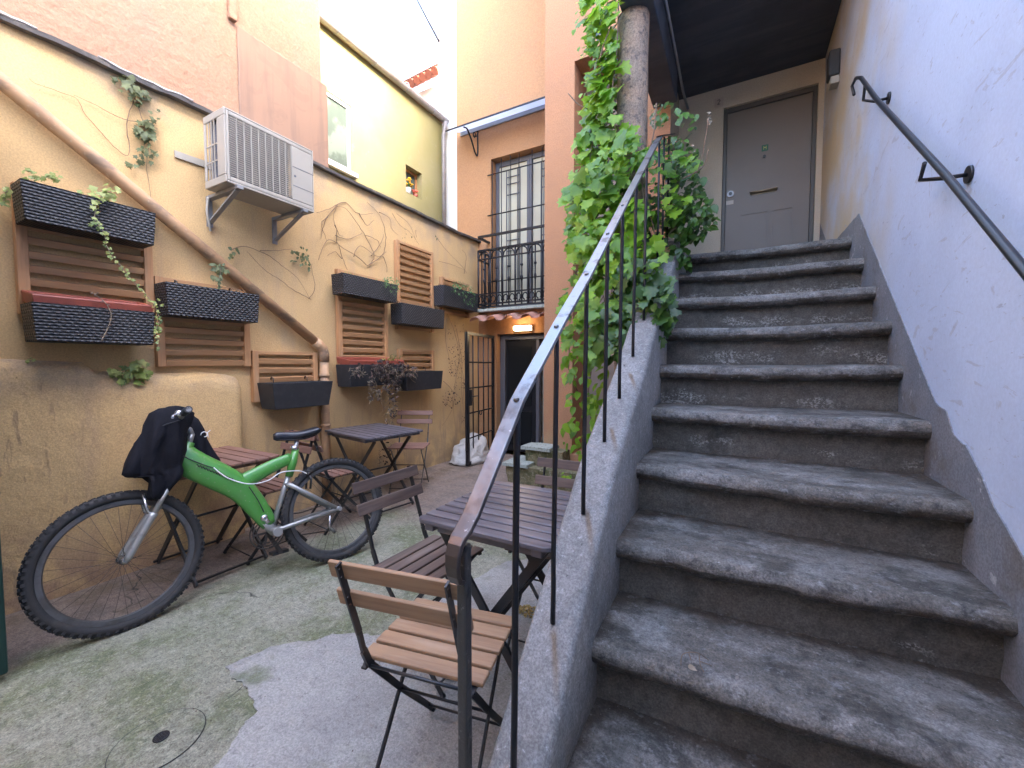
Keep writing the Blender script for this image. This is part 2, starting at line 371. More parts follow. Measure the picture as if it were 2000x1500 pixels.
M['reddish'] = wood('reddish_chair_slats', (.22,.11,.08), (.15,.075,.055), (.27,.165,.13), 0, isl=(.18,.10,.075))
M['tablewood'] = wood('dark_stained_table_slats', (.11,.098,.11), (.06,.052,.06), (.21,.195,.215), 0, rough=.33, isl=(.16,.145,.16))
M['trellis'] = wood('trellis_wood', (.50,.29,.14), (.37,.20,.095), (.43,.28,.16), 1, kind='P', isl=(.43,.24,.115))
M['trellis_v'] = wood('trellis_frame_wood', (.49,.26,.12), (.36,.19,.09), (.40,.26,.15), 2, kind='P')
def _wicker():
    t = NT('black_wicker'); 
    sep = t.n('ShaderNodeSeparateXYZ'); t.l(t.coord('P'), sep.inputs[0])
    y = t.math('ADD', sep.outputs[1], sep.outputs[0])
    row = t.math('MULTIPLY', sep.outputs[2], 62.0)
    par = t.math('MULTIPLY', t.math('FLOOR', row, 0), 1.5708*2)
    s1 = t.math('SINE', t.math('ADD', t.math('MULTIPLY', y, 190), par), 0)
    s2 = t.math('ABSOLUTE', t.math('SINE', t.math('MULTIPLY', row, 3.14159), 0), 0)
    h = t.math('MULTIPLY', t.math('ADD', s1, 1.4), s2)
    c = t.mix(t.rng(h, .2, 2.2), (.010,.011,.014), (.055,.058,.07))
    c = t.mix(t.math('MULTIPLY', t.rng(t.noise((3,40,3), 'P', 4), .60, .66), t.rng(h, .8, 2.0, 0, .5)), c, (.16,.16,.15))
    t.l(c, t.b.inputs['Base Color']); t.b.inputs['Roughness'].default_value = .5
    b = t.n('ShaderNodeBump'); b.inputs['Strength'].default_value = .9; b.inputs['Distance'].default_value = .006; t.l(h, b.inputs['Height']); t.l(b.outputs[0], t.b.inputs['Normal'])
    return t.m
M['wicker'] = _wicker()
M['terracotta'] = mat('red_plastic_liner', (.30,.07,.045), .5, [dict(s=12, c=(.22,.06,.04), a=.6)], [(40, .2, .002)])
M['soil'] = mat('potting_soil', (.06,.045,.03), .95, [dict(s=60, c=(.12,.09,.06), a=.8)], [(60, 1, .01)])
M['ac'] = mat('cream_metal_casing', (.36,.335,.29), .45, [dict(s=3, c=(.31,.29,.25), a=.6), dict(s=(30,30,4), lo=.6, hi=.7, c=(.4,.37,.32), a=.4)], [])
M['ac_dark'] = mat('condenser_fins', (.10,.11,.14), .6, [dict(s=(4,4,200), c=(.16,.17,.2), a=.8)], [])
M['galv'] = mat('galvanised_steel', (.28,.29,.31), .45, [dict(s=8, c=(.33,.34,.36), a=.8)], [(20, .2, .003)], metal=.5)
M['pipe'] = mat('painted_drain_pipe', (.47,.29,.16), .6, [dict(s=(3,6,6), lo=.45, hi=.68, c=(.33,.20,.12), a=.8), dict(s=(9,4,9), lo=.52, hi=.66, c=(.19,.14,.1), a=.75), dict(s=30, lo=.62, hi=.66, c=(.5,.38,.26), a=.6)], [(20, .3, .004)])
M['flash'] = mat('bitumen_flashing', (.09,.085,.085), .7, [dict(s=8, lo=.5, hi=.7, c=(.2,.18,.16), a=.8)], [(12, .5, .02)])
M['flash_w'] = mat('pale_mortar_edge', (.55,.52,.5), .8, [dict(s=9, lo=.5, hi=.6, c=(.2,.18,.17), a=.8)], [(20, .5, .01)])
M['green'] = mat('green_bike_paint', (.065,.25,.045), .28, [dict(s=7, lo=.5, hi=.72, c=(.09,.22,.06), a=.7), dict(s=(50,50,50), lo=.62, hi=.66, c=(.2,.27,.16), a=.6)], [], coat=.5)
M['silver'] = mat('silver_paint', (.36,.36,.35), .38, [dict(s=18, lo=.55, hi=.68, c=(.25,.24,.22), a=.7)], [(60, .2, .001)], metal=.55)
M['chrome'] = mat('chrome', (.6,.6,.62), .25, [dict(s=30, lo=.55, hi=.7, c=(.3,.27,.25), a=.6)], metal=.9)
M['spoke'] = mat('tarnished_spoke', (.08,.075,.07), .5, metal=.5)
M['tyre'] = mat('tyre_rubber', (.022,.021,.022), .75, [dict(s=8, lo=.5, hi=.7, c=(.055,.048,.042), a=.7)], [(90, .4, .003)])
M['rim'] = mat('dull_alloy_rim', (.11,.11,.115), .45, [dict(s=12, c=(.07,.065,.06), a=.7)], metal=.5)
M['cloth'] = mat('black_jacket_cloth', (.010,.010,.014), .9, [dict(s=9, c=(.006,.006,.009), a=.7)], [(30, .5, .01), (200, .3, .001)], spec=.2)
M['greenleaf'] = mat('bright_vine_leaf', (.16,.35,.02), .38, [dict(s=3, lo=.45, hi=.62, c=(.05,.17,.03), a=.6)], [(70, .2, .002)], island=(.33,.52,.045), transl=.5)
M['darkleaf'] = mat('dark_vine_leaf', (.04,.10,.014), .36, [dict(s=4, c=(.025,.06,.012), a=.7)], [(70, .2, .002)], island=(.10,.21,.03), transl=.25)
M['paleleaf'] = mat('pale_ivy_leaf', (.20,.27,.05), .5, [dict(s=10, c=(.10,.17,.07), a=.7)], [], island=(.42,.46,.16), transl=.25)
M['dullleaf'] = mat('dull_ivy_leaf', (.075,.10,.035), .6, [dict(s=10, c=(.05,.07,.03), a=.7)], [], island=(.15,.17,.07), transl=.2)
M['dryleaf'] = mat('dry_brown_leaf', (.06,.04,.035), .85, [dict(s=10, c=(.04,.028,.025), a=.7)], [], island=(.15,.10,.08), transl=.15)
M['twig'] = mat('brown_twig', (.21,.14,.09), .85, [dict(s=20, c=(.10,.07,.05), a=.7)], [(60, .4, .002)])
M['stem'] = mat('pale_dry_stem', (.30,.24,.17), .85, [dict(s=20, c=(.2,.15,.1), a=.7)], [(60, .4, .002)])
M['column'] = mat('rough_render_column', (.36,.255,.18), .85, [dict(s=3, lo=.42, hi=.6, c=(.27,.205,.155), a=.8), dict(s=22, lo=.52, hi=.64, c=(.11,.09,.085), a=.8), dict(s=40, lo=.64, hi=.7, c=(.45,.37,.3), a=.6)], [(30, .7, .01)], grain=(90, 0.35))
M['ceil'] = mat('dark_painted_soffit', (.055,.060,.075), .7, [dict(s=(1,9,1), lo=.45, hi=.6, c=(.075,.08,.095), a=.8), dict(s=3, c=(.04,.042,.05), a=.6)], [((2,12,2), .5, .01)])
M['doorpaint'] = mat('taupe_door_paint', (.165,.14,.118), .5, [dict(s=2, c=(.15,.128,.108), a=.6), dict(s=(30,30,4), lo=.6, hi=.7, c=(.15,.13,.12), a=.4)], [(50, .1, .002)])
M['doorframe'] = mat('grey_door_frame', (.075,.068,.06), .5)
M['brass'] = mat('dull_brass', (.30,.24,.16), .4, [], metal=.8)
M['glass'] = mat('window_glass', (.07,.095,.083), .35, [dict(s=3, lo=.45, hi=.55, c=(.14,.175,.155), a=.8)], spec=.4)
M['curtain'] = mat('cream_curtain', (.50,.47,.36), .85, [dict(s=(30,30,.6), lo=.4, hi=.6, c=(.48,.45,.34), a=.7)], [((60,60,.5), .5, .01)])
M['winframe'] = mat('white_window_frame', (.75,.75,.72), .5)
M['greyframe'] = mat('slate_window_frame', (.10,.10,.115), .5)
M['woodframe'] = mat('orange_wood_frame', (.36,.17,.07), .5)
M['gutter'] = mat('grey_gutter_metal', (.36,.33,.32), .5, [dict(s=4, c=(.28,.25,.24), a=.7)], metal=.3)
M['tile'] = mat('terracotta_roof_tile', (.42,.20,.14), .85, [dict(s=6, c=(.30,.17,.13), a=.8), dict(s=20, lo=.6, hi=.66, c=(.45,.38,.33), a=.6)], [(30, .4, .005)], island=(.35,.17,.12))
M['awning'] = mat('pale_polycarbonate', (.7,.73,.8), .25, [dict(s=3, c=(.62,.65,.72), a=.6)], transl=.7)
M['moss'] = mat('mossy_stone', (.24,.20,.11), .9, [dict(s=9, lo=.42, hi=.6, c=(.10,.10,.04), a=.9), dict(s=25, lo=.55, hi=.65, c=(.36,.32,.22), a=.7)], [(20, .8, .02)], grain=(90, 0.4))
M['slab'] = mat('lichened_stone_slab', (.36,.38,.33), .85, [dict(s=40, lo=.52, hi=.6, c=(.2,.22,.17), a=.8)], [(30, .5, .008)])
M['bag'] = mat('white_woven_sack', (.55,.53,.50), .6, [dict(s=6, lo=.5, hi=.7, c=(.42,.38,.33), a=.7)], [(14, .7, .03)])
M['leafdark'] = mat('dark_door_leaf', (.012,.012,.014), .8, spec=.2)
M['darkgreen'] = mat('dark_green_paint', (.008,.035,.03), .4, [dict(s=30, lo=.7, hi=.73, c=(.4,.45,.42), a=.8)], [(12, .3, .01)])
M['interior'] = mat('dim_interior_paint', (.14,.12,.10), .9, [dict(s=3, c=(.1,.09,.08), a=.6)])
M['enamel'] = mat('cream_number_tile', (.38,.32,.26), .4)
M['ink'] = mat('dark_print', (.02,.02,.02), .5)
M['sticker'] = mat('green_sticker', (.02,.11,.06), .5)
M['white'] = mat('white_paint', (.72,.72,.72), .5)
M['petal'] = mat('yellow_petal', (.85,.45,.02), .6)
M['petal_r'] = mat('pink_petal', (.6,.12,.08), .6)
M['debris'] = mat('dry_golden_litter', (.38,.26,.08), .8, [dict(s=60, c=(.2,.12,.05), a=.8)], island=(.5,.38,.14))
M['backrender'] = mat('neighbour_render', (.5,.44,.36), .9, [dict(s=1, c=(.45,.39,.31), a=.8)])

# ================================================================== SETTING
g = MB().add([(-30,-20,0),(30,-20,0),(30,40,0),(-30,40,0)], [(0,1,2,3)])
tag(g.build('ground', M['ground']), kind='structure')
# cement patch, 4 mm sheet with ragged edge
def ragged(pts, step=.012, amp=.03, sc_=9):
    out = []
    for i in range(len(pts)):
        a = Vector(pts[i]); b = Vector(pts[(i+1) % len(pts)]); n = max(1, int((b-a).length/step))
        for k in range(n):
            p = a.lerp(b, k/n); o = noise.noise_vector(Vector((p[0]*sc_, p[1]*sc_, 3.1)))*amp; o2 = noise.noise_vector(Vector((p[0]*40, p[1]*40, 9)))*amp*.45; out.append((p[0]+o[0]+o2[0], p[1]+o[1]+o2[1]))
    return out
pp = ragged([(-1.45,.0),(-1.42,.55),(-1.47,.70),(-1.56,.83),(-1.88,.90),(-1.84,1.05),(-1.66,1.27),(-1.40,1.42),(-1.44,1.75),(-1.28,2.3),(-.9,2.75),(-.56,2.8),(-.56,0)])
tag(MB().prism([(x, y, .0005) for x, y in pp], (0,0,.0045)).build('cement_patch', M['patch']), kind='structure')

# ---------------- left garden wall
WX = -3.4
t = thing('garden_wall', (WX, 1, 0), 'long ochre plastered courtyard wall carrying the trellises and planters', 'wall')
MB().box(-3.72, -1.8, -.05, WX, 5.15, 3.10).build('wall', M['ochre'], t)
# sloped rough coping, displaced
rings = []
for i in range(120):
    y = -1.8 + 7.0*i/119; n_ = noise.noise(Vector((y*2.3, 0, 0)))*.018 + noise.noise(Vector((y*9, 2, 0)))*.006
    z = 3.10+n_
    rings.append([(-3.74, y, z-.01), (-3.355+n_*.8, y, z-.012), (-3.35+n_*.8, y, z+.012), (-3.45, y, z+.035), (-3.74, y, z+.05)])
MB().loft(rings, smooth=False).build('coping', M['flash'], t)
mb = MB()
for y0, y1 in ((-.6, .78), (1.02, 1.5)):
    pts = [(-3.352+noise.noise(Vector((y*2.3,0,0)))*.014, y, 3.116+noise.noise(Vector((y*2.3, 0, 0)))*.018+noise.noise(Vector((y*13,5,0)))*.008) for y in [y0+(y1-y0)*k/30 for k in range(31)]]
    mb.tube(pts, [.004+.009*abs(noise.noise(Vector((p[1]*7, 1, 4))))**.5 for p in pts], 6)
mb.build('mortar_edge', M['flash_w'], t)
# thickened plinth with rounded, sagging top
rings = []
for i in range(70):
    y = -1.8 + 3.58*i/69
    top = 1.32 - .05*(y-.8) - (.05 if y > .9 else 0) + noise.noise(Vector((y*3, 7, 0)))*.02
    end = min(1, max(0, (1.78-y)/.10)); e = math.sqrt(1-(1-end)**2)
    X1 = -3.395+.10*e; tz = (top-.09)+.09*e
    r_ = [(-3.42, y, -.03), (X1, y, -.03)]
    for k in range(6):
        zz = k/5*(tz-.14); r_.append((X1+noise.noise(Vector((y*4, zz*4, 2)))*.008, y, zz))
    for k in range(1, 6):
        a = k/5*math.pi/2; r_.append((-3.40+(X1+3.40)*math.cos(a), y, tz-.12+.12*math.sin(a)))
    r_.append((-3.42, y, tz)); rings.append(r_)
MB().loft(rings).build('buttress', M['ochre_low'], t)

# ---------------- pink building above the wall
t = thing('pink_building', (-3.6, 0, 3.1), 'tall salmon pink plastered house rising above the garden wall', 'building')
MB().box(-9, -9, 3.12, -3.46, 2.60, 5.3).build('wall', M['pink'], t)
MB().prism([(-3.46, 1.86, 3.12),(-3.46, 2.655, 3.12),(-3.46, 2.655, 3.92),(-3.46, 1.86, 3.92)], (.016,0,0)).build('lower_panel', M['pink_panel'], t, bevel=.01)
MB().box(-3.46, 1.80, 3.93, -3.425, 1.855, 5.3).build('pilaster_strip', M['pink'], t, bevel=.008)
MB().box(-3.70, 2.60, 3.12, -3.462, 2.652, 3.915).build('wall_return', M['pink_panel'], t)

# ---------------- yellow building
t = thing('yellow_house', (-4.6, 4, 0), 'sunlit pale yellow house beyond the garden wall with a long gutter', 'building')
YX = -4.6
mb = MB(); wz = [(3.30,3.90,3.87,4.74), (4.93,5.30,4.0,4.42)]
ys = [2.0,3.30,3.90,4.93,5.30,5.84]; zs = [0,3.87,4.0,4.42,4.74,5.5]
for i in range(5):
    for k in range(5):
        yc = (ys[i]+ys[i+1])/2; zc = (zs[k]+zs[k+1])/2
        if any(a < yc < b and c < zc < d for a, b, c, d in wz): continue
        mb.add([(YX,ys[i],zs[k]),(YX,ys[i+1],zs[k]),(YX,ys[i+1],zs[k+1]),(YX,ys[i],zs[k+1])], [(0,1,2,3)])
for a, b, c, d in wz:
    e = YX-.16; mb.add([(YX,a,c),(YX,b,c),(YX,b,d),(YX,a,d),(e,a,c),(e,b,c),(e,b,d),(e,a,d)], [(0,1,5,4),(1,2,6,5),(2,3,7,6),(3,0,4,7)])
mb.add([(YX,5.84,0),(-9,5.84,0),(-9,5.84,5.5),(YX,5.84,5.5)], [(0,1,2,3)]); mb.add([(YX,2,0),(-9,2,0),(-9,2,5.5),(YX,2,5.5)], [(0,1,2,3)])
mb.build('wall', M['yellow'], t)
MB().prism([(YX+.02,2.0,5.50),(YX+.06,2.0,5.55),(-7.2,2.0,6.35),(-9,2,5.5)], (0,3.86,0)).build('roof', M['tile'], t)
gb = MB(); n = 9
for i in range(40):
    pass
rings = []
for i in range(41):
    y = 1.9+3.98*i/40; rings.append([(YX+.07+.06*math.cos(a), y, 5.53+.06*math.sin(a)) for a in [math.pi+math.pi*k/8 for k in range(9)]] + [(YX+.07+.053*math.cos(a), y, 5.532+.053*math.sin(a)) for a in [2*math.pi-math.pi*k/8 for k in range(9)]])
gt = MB().loft(rings).build('gutter', M['gutter'], t)
for i in range(6): MB().torus((YX+.07, 2.4+i*.62, 5.53), (0,1,0), .063, .007, 16, 6).build('gutter_bracket', M['galv'], gt)
MB().tube([(YX+.11,5.80,5.47),(YX+.09,5.80,5.36),(YX+.06,5.80,5.25),(YX+.06,5.80,2.9)], .035, 10).build('downpipe', M['gutter'], t)
def window(parent, y0, y1, z0, z1, x, fm, wd=.045, gm=M['glass']):
    mb = MB(); mb.box(x-.03,y0,z0,x+.02,y0+wd,z1); mb.box(x-.03,y1-wd,z0,x+.02,y1,z1); mb.box(x-.03,y0+wd,z0,x+.02,y1-wd,z0+wd); mb.box(x-.03,y0+wd,z1-wd,x+.02,y1-wd,z1)
    f = mb.build('window', fm, parent, bevel=.004)
    MB().box(x-.012, y0+wd, z0+wd, x-.002, y1-wd, z1-wd).build('pane', gm, f)
    return f
window(t, 3.302, 3.898, 3.872, 4.738, YX-.03, M['winframe'])
MB().box(YX-.02, 3.25, 3.81, YX+.06, 3.96, 3.866).build('window_sill', M['winframe'], t, bevel=.005)
window(t, 4.932, 5.298, 4.002, 4.418, YX-.12, M['woodframe'], .035, M['glass'])
# flowers on the little sill
t = thing('flower_pot', (YX-.06, 5.05, 4.0), 'pot of yellow and orange flowers standing in the small window of the yellow house', 'potted plant')
MB().tube([(YX-.05,5.03,4.005),(YX-.05,5.03,4.10)], [.035,.048], 12).build('pot', M['white'], t)
fl = MB()
for i in range(16):
    c = Vector((YX-.05+random.uniform(-.04,.05), 5.05+random.uniform(-.07,.09), 4.19+random.uniform(-.05,.07)))
    fl.sph(c, .022, 7, 5, (1,1,.6))
fl.build('blossoms', M['petal'], t)
st = MB()
for i in range(12): st.tube([(YX-.05,5.03,4.08),(YX-.05+random.uniform(-.04,.04),5.05+random.uniform(-.08,.1),4.2)], .005, 4)
st.build('stems', M['darkleaf'], t)
t = thing('flower_pot', (YX-.05, 5.2, 4.0), 'small pot with pink bloom at the right end of the small window sill', 'potted plant')
MB().tube([(YX-.05,5.2,4.005),(YX-.05,5.2,4.06)], [.03,.04], 10).build('pot', M['terracotta'], t)
fl = MB()
for i in range(8): fl.sph((YX-.05+random.uniform(-.03,.03), 5.2+random.uniform(-.04,.04), 4.1+random.uniform(-.02,.03)), .018, 6, 4)
fl.build('blossoms', M['petal_r'], t)

# ---------------- white building, far roof, cable
t = thing('white_house', (-4, 6.6, 0), 'bright whitewashed house wall between the yellow house and the orange building', 'building')
mb = MB()
rings = []
for k in range(30):
    z = k/29*7.6; o = (noise.noise(Vector((z*2,1,1)))*.03 if z > 6 else 0)
    rings.append([(-4.72+o,5.9,z),(-2.0,5.9,z),(-2.0,9,z),(-4.72+o,9,z)])
mb.loft(rings, smooth=False); mb.build('wall', M['white_wall'], t)
t = thing('far_house', (-7.4, 9.5, 0), 'distant house with a red tiled roof edge peeking over the gutter', 'building')
a = onY(790,172,8.6); b = onY(856,138,8.6)
MB().prism([(a.x, 8.6, 0),(b.x+.6, 8.6, 0),(b.x+.6, 8.6, b.z-.35),(a.x, 8.6, a.z-.25)], (0,1.4,0)).build('wall', M['white_wall'], t)
mb = MB(); d = (b-a)
for i in range(8):
    p = a+d*(i/6.0); q = p+Vector((.02,-.42,-.34))
    mb.tube([p+Vector((0,.1,.05)), q], [.075,.095], 8)
mb.build('roof_tiles', mat('far_roof_tile', (.20,.055,.025), .8, island=(.14,.04,.02)), t)
MB().bar(a+Vector((-.15,-.05,.07)), b+d*.25+Vector((0,-.05,.07)), .25, .09).build('ridge', M['gutter'], t)
mb = MB()
for px in (797, 812): 
    p = onY(px, 152, 8.6); mb.tube([p+Vector((0,.1,-.1)), p+Vector((0,.1,.06)), p+Vector((.06,.1,.1))], .04, 8)
mb.build('vent_cowl', M['galv'], t)
t = MB().tube([onY(800,-30,6.4), onY(817,4,6.2), onY(857,80,5.88)], .022, 6)
tag(t.build('overhead_rod', M['iron']), 'dark metal rod slanting down to the white wall against the sky', 'rod')

# ---------------- orange back building
t = thing('orange_building', (-2.8, 5.15, 0), 'tall orange plastered building closing the end of the courtyard', 'building')
OY = 5.15
mb = MB(); xs = [-3.78,-3.18,-3.09,-2.02,-1.9]; zs = [0,1.74,2.08,4.25,7.6]
# facade face with balcony window opening (x -3.18..-2.02, z 2.08..4.25) and ground doorway (x -3.09..-2.02, z 0..1.74)
def facade(mb, xs, zs, y, holes, depth):
    for i in range(len(xs)-1):
        for k in range(len(zs)-1):
            xc = (xs[i]+xs[i+1])/2; zc = (zs[k]+zs[k+1])/2
            if any(a < xc < b and c < zc < d for a,b,c,d in holes): continue
            mb.add([(xs[i],y,zs[k]),(xs[i+1],y,zs[k]),(xs[i+1],y,zs[k+1]),(xs[i],y,zs[k+1])], [(0,1,2,3)])
    for a,b,c,d in holes:
        e = y+depth; mb.add([(a,y,c),(b,y,c),(b,y,d),(a,y,d),(a,e,c),(b,e,c),(b,e,d),(a,e,d)], [(0,1,5,4),(1,2,6,5),(2,3,7,6),(3,0,4,7)])
facade(mb, xs, zs, OY, [(-3.18,-2.02,2.08,4.25),(-3.09,-2.02,0,1.74)], .22)
mb.add([(-3.78,OY,0),(-3.78,5.89,0),(-3.78,5.89,7.6),(-3.78,OY,7.6)], [(0,1,2,3)])
mb.add([(-3.78,OY,7.6),(-1.9,OY,7.6),(-1.9,5.89,7.6),(-3.78,5.89,7.6)], [(0,1,2,3)])
mb.build('wall', M['orange'], t)
mb = MB(); xs = [-1.945,-1.60,-1.10,-.62]; zs = [0,.3,4.54,7.6]
facade(mb, xs, zs, 4.3, [(-1.60,-1.10,.3,4.54)], .42)
mb.add([(-1.945,4.3,0),(-1.945,5.15,0),(-1.945,5.15,7.6),(-1.945,4.3,7.6)], [(0,1,2,3)])
mb.add([(-1.945,4.3,7.6),(-.62,4.3,7.6),(-.62,5.15,7.6),(-1.945,5.15,7.6)], [(0,1,2,3)])
mb.build('projecting_wall', M['orange_pink'], t)
MB().box(-1.62, 4.70, .2, -1.08, 4.74, 4.6).build('blind_recess', M['niche'], t)
# balcony window: frame, panes, curtain
wf = MB()
for x in (-3.17,-2.02-.05): wf.box(x, 5.27, 2.09, x+.05, 5.32, 4.24)
wf.box(-3.12,5.272,4.17,-2.07,5.318,4.24); wf.box(-3.12,5.272,2.09,-2.07,5.318,2.17)
for x in (-2.66,-2.615): wf.box(x+.001, 5.268, 2.17, x+.043, 5.322, 4.17)
wf = wf.build('window', M['greyframe'], t, bevel=.004)
pn = MB().box(-3.12,5.295,2.17,-2.66,5.299,4.17).build('pane', M['curtain'], wf)
MB().box(-2.57,5.295,2.17,-2.07,5.299,4.17).build('pane', M['curtain'], wf)
mb = MB()
for c0 in (-3.10, -2.55):
    for dx in (.10, .14, .28, .32): mb.box(c0+dx, 5.280, 2.2, c0+dx+.010, 5.292, 4.1)
    for z in (4.0, 3.9, 3.75, 3.1, 2.95): mb.box(c0+.10, 5.281, z, c0+.33, 5.291, z+.010)
mb.build('leaded_bars', M['greyframe'], wf)
# interior of the ground doorway
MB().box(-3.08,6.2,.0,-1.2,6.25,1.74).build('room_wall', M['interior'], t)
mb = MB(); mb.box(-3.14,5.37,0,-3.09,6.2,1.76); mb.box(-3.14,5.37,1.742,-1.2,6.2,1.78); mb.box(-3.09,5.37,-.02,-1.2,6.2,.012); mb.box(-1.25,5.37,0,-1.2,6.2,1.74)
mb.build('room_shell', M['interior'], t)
MB().prism([(-2.46,5.40,.02),(-2.02,5.40,.02),(-2.02,5.40,1.73),(-2.46,5.40,1.73)], (0,.04,0)).build('inner_wall', M['cream'], t)
dr = MB(); dr.box(-3.08,5.24,.0,-3.0,5.31,1.73); dr.box(-3.0,5.24,1.66,-2.03,5.31,1.73); dr.box(-2.50,5.25,.0,-2.45,5.31,1.66)
dr = dr.build('door_frame', M['greyframe'], t, bevel=.004)
lf = MB().box(-2.99,5.262,.03,-2.51,5.295,1.65).build('door_leaf', M['leafdark'], t)
mb = MB(); mb.box(-2.93,5.25,.15,-2.57,5.262,.62); mb.box(-2.93,5.25,.72,-2.57,5.262,1.55); mb.build('glazed_panel', mat('dark_glass', (.008,.01,.012), .3, spec=.3), lf)

# balcony
t = thing('balcony_railing', (-2.7, 4.85, 2.05), 'ornate wrought iron balcony rail in front of the tall barred window', 'railing')
BY = 4.84
mb = MB(); mb.box(-3.24, BY, 2.035, -1.95, 5.148, 2.075); mb.build('balcony_slab', M['slab'], t, bevel=.005)
mb = MB()
for z, h in ((3.07,.028),(2.88,.02),(2.76,.014),(2.28,.016),(2.14,.02),(2.10,.014)):
    mb.bar((-3.21,BY+.02,z),(-1.95,BY+.02,z),.03,h); mb.bar((-3.21,BY+.036,z),(-3.21,5.148,z),.03,h)
mb.build('rails', M['iron'], t)
mb = MB(); x = -3.21; i = 0
while x < -1.96:
    mb.tube([(x,BY+.02,2.11),(x,BY+.02,2.88)], .010 if i % 2 else .013, 6)
    if i % 2 == 1: mb.tube([(x,BY+.02,2.40),(x,BY+.02,2.46),(x,BY+.02,2.5)], [.009,.02,.009], 6)
    x += .098; i += 1
for y in (4.95,5.05,5.13): mb.tube([(-3.21,y,2.11),(-3.21,y,2.88)], .010, 6)
mb.build('balusters', M['iron'], t)
x = -3.112
while x < -2.0:
    mb = MB()
    mb.tube([(x+.085*math.cos(a), BY+.02, 2.775+.085*math.sin(a)) for a in [math.pi*k/10 for k in range(11)]], .010, 6); mb.build('arch', M['iron'], t)
    for s in (-1, 1):
        MB().tube([(x+s*(.05+.035*math.cos(a)), BY+.02, 2.205+.045*math.sin(a)) for a in [math.pi*1.7*k/12 - .8 for k in range(13)]], .009, 6).build('scroll', M['iron'], t)
    MB().sph((x,BY+.02,2.62), .02, 8, 6).build('finial', M['iron'], t)
    x += .196
t = thing('window_grille', (-2.6, OY, 2.1), 'plain iron bar grille fixed across the tall balcony window', 'grille')
mb = MB()
for x in (-3.13,-2.98,-2.83,-2.70,-2.50,-2.35,-2.20,-2.07): mb.tube([(x,5.11,2.3),(x,5.11,4.2)], .0065, 6)
for z in (4.02,3.45,2.95,2.5): mb.tube([(-3.22,5.125,z),(-1.96,5.125,z)], .009, 6)
mb.build('bars', M['iron'], t)
# awning
t = thing('door_awning', (-3, OY, 4.6), 'flat translucent awning on scroll bracket above the tall window', 'awning')
p = [(-3.70,4.78,4.60),(-1.95,4.78,4.60),(-1.95,5.14,4.76),(-3.70,5.14,4.76)]
MB().prism(p, (0,0,.012)).build('canopy_sheet', M['awning'], t)
MB().box(-3.70,4.767,4.592,-1.95,4.779,4.610).build('front_trim', M['iron'], t)
MB().box(-3.70,5.125,4.70,-1.95,5.148,4.755).build('wall_trim', M['galv'], t)
def scroll(mb, x):
    mb.tube(smooth_path([(x,5.14,4.70),(x,5.14,4.38),(x,5.08,4.36),(x,4.98,4.50),(x,4.88,4.60),(x,4.80,4.59)]), .011, 6)
    mb.tube([(x,5.06+.045*math.cos(a)*(1-a/9),4.60+.05*math.sin(a)*(1-a/9)) for a in [k*.4 for k in range(18)]], .009, 6)
mb = MB(); scroll(mb, -3.4); mb.build('bracket', M['iron'], t); mb = MB(); scroll(mb, -2.1); mb.build('bracket', M['iron'], t)
# tiled canopy over the doorway
t = thing('tiled_canopy', (-2.6, 4.9, 1.9), 'little canopy of curved terracotta tiles above the lit doorway', 'canopy')
MB().box(-3.27, 4.95, 1.99, -1.95, 5.148, 2.034).build('canopy_board', M['orange'], t)
mb = MB(); x = -3.18
while x < -1.95:
    def arc(cx, y, z, r, up):
        o = [(cx+r*math.cos(a), y, z+up*r*.75*math.sin(a)) for a in [math.pi*k/10 for k in range(11)]]
        i_ = [(cx+(r-.013)*math.cos(a), y, z+up*(r-.013)*.75*math.sin(a)) for a in [math.pi-math.pi*k/10 for k in range(11)]]
        return o+i_
    mb.loft([arc(x, 4.72, 1.895, .085, 1), arc(x, 4.94, 1.955, .075, 1), arc(x, 5.12, 2.0, .072, 1)])
    mb.loft([arc(x+.13, 4.735, 1.935, .065, -1), arc(x+.13, 5.12, 2.03, .06, -1)])
    x += .262
mb.build('roof_tiles', M['tile'], t)
# lamp
t = thing('bulkhead_lamp', (-2.63, 5.1, 1.74), 'glowing oblong bulkhead lamp mounted above the open doorway', 'lamp')
MB().box(-2.77, 5.10, 1.765, -2.49, 5.148, 1.845).build('lamp_housing', M['white'], t, bevel=.01)
MB().box(-2.76, 5.05, 1.775, -2.50, 5.099, 1.835).build('diffuser', emis('warm_lamp_glow', (1,.74,.42), 2.2), t, bevel=.015)
# iron gate
t = thing('iron_gate', (-2.98, 4.6, 0), 'open black barred iron gate swung out from the doorway', 'gate')
GX = -3.0
g0, g1 = Vector((-2.965,4.23,0)), Vector((-3.06,5.0,0))
def G(s, z): p = g0.lerp(g1, s); return Vector((p.x, p.y, z))
mb = MB(); mb.bar(G(0,.02),G(0,1.71),.035,.05,(g1-g0)); mb.bar(G(1,.02),G(1,1.71),.03,.04,(g1-g0)); mb.bar(G(.02,.04),G(.98,.04),.03,.045); mb.bar(G(.02,1.69),G(.98,1.69),.03,.035)
mb.build('gate_frame', M['iron'], t)
mb = MB()
for s in (.2,.4,.6,.8): mb.tube([G(s,.06),G(s,1.67)], .009, 6)
mb.build('vertical_bars', M['iron'], t)
mb = MB()
for z in (.36,.68,1.0,1.33): mb.tube([G(.03,z),G(.97,z)], .009, 6)
mb.build('cross_bars', M['iron'], t)
mb = MB(); mb.bar(G(-.035,.22),G(-.035,1.705),.012,.05,(g1-g0)); mb.build('strike_plate', M['black'], t)
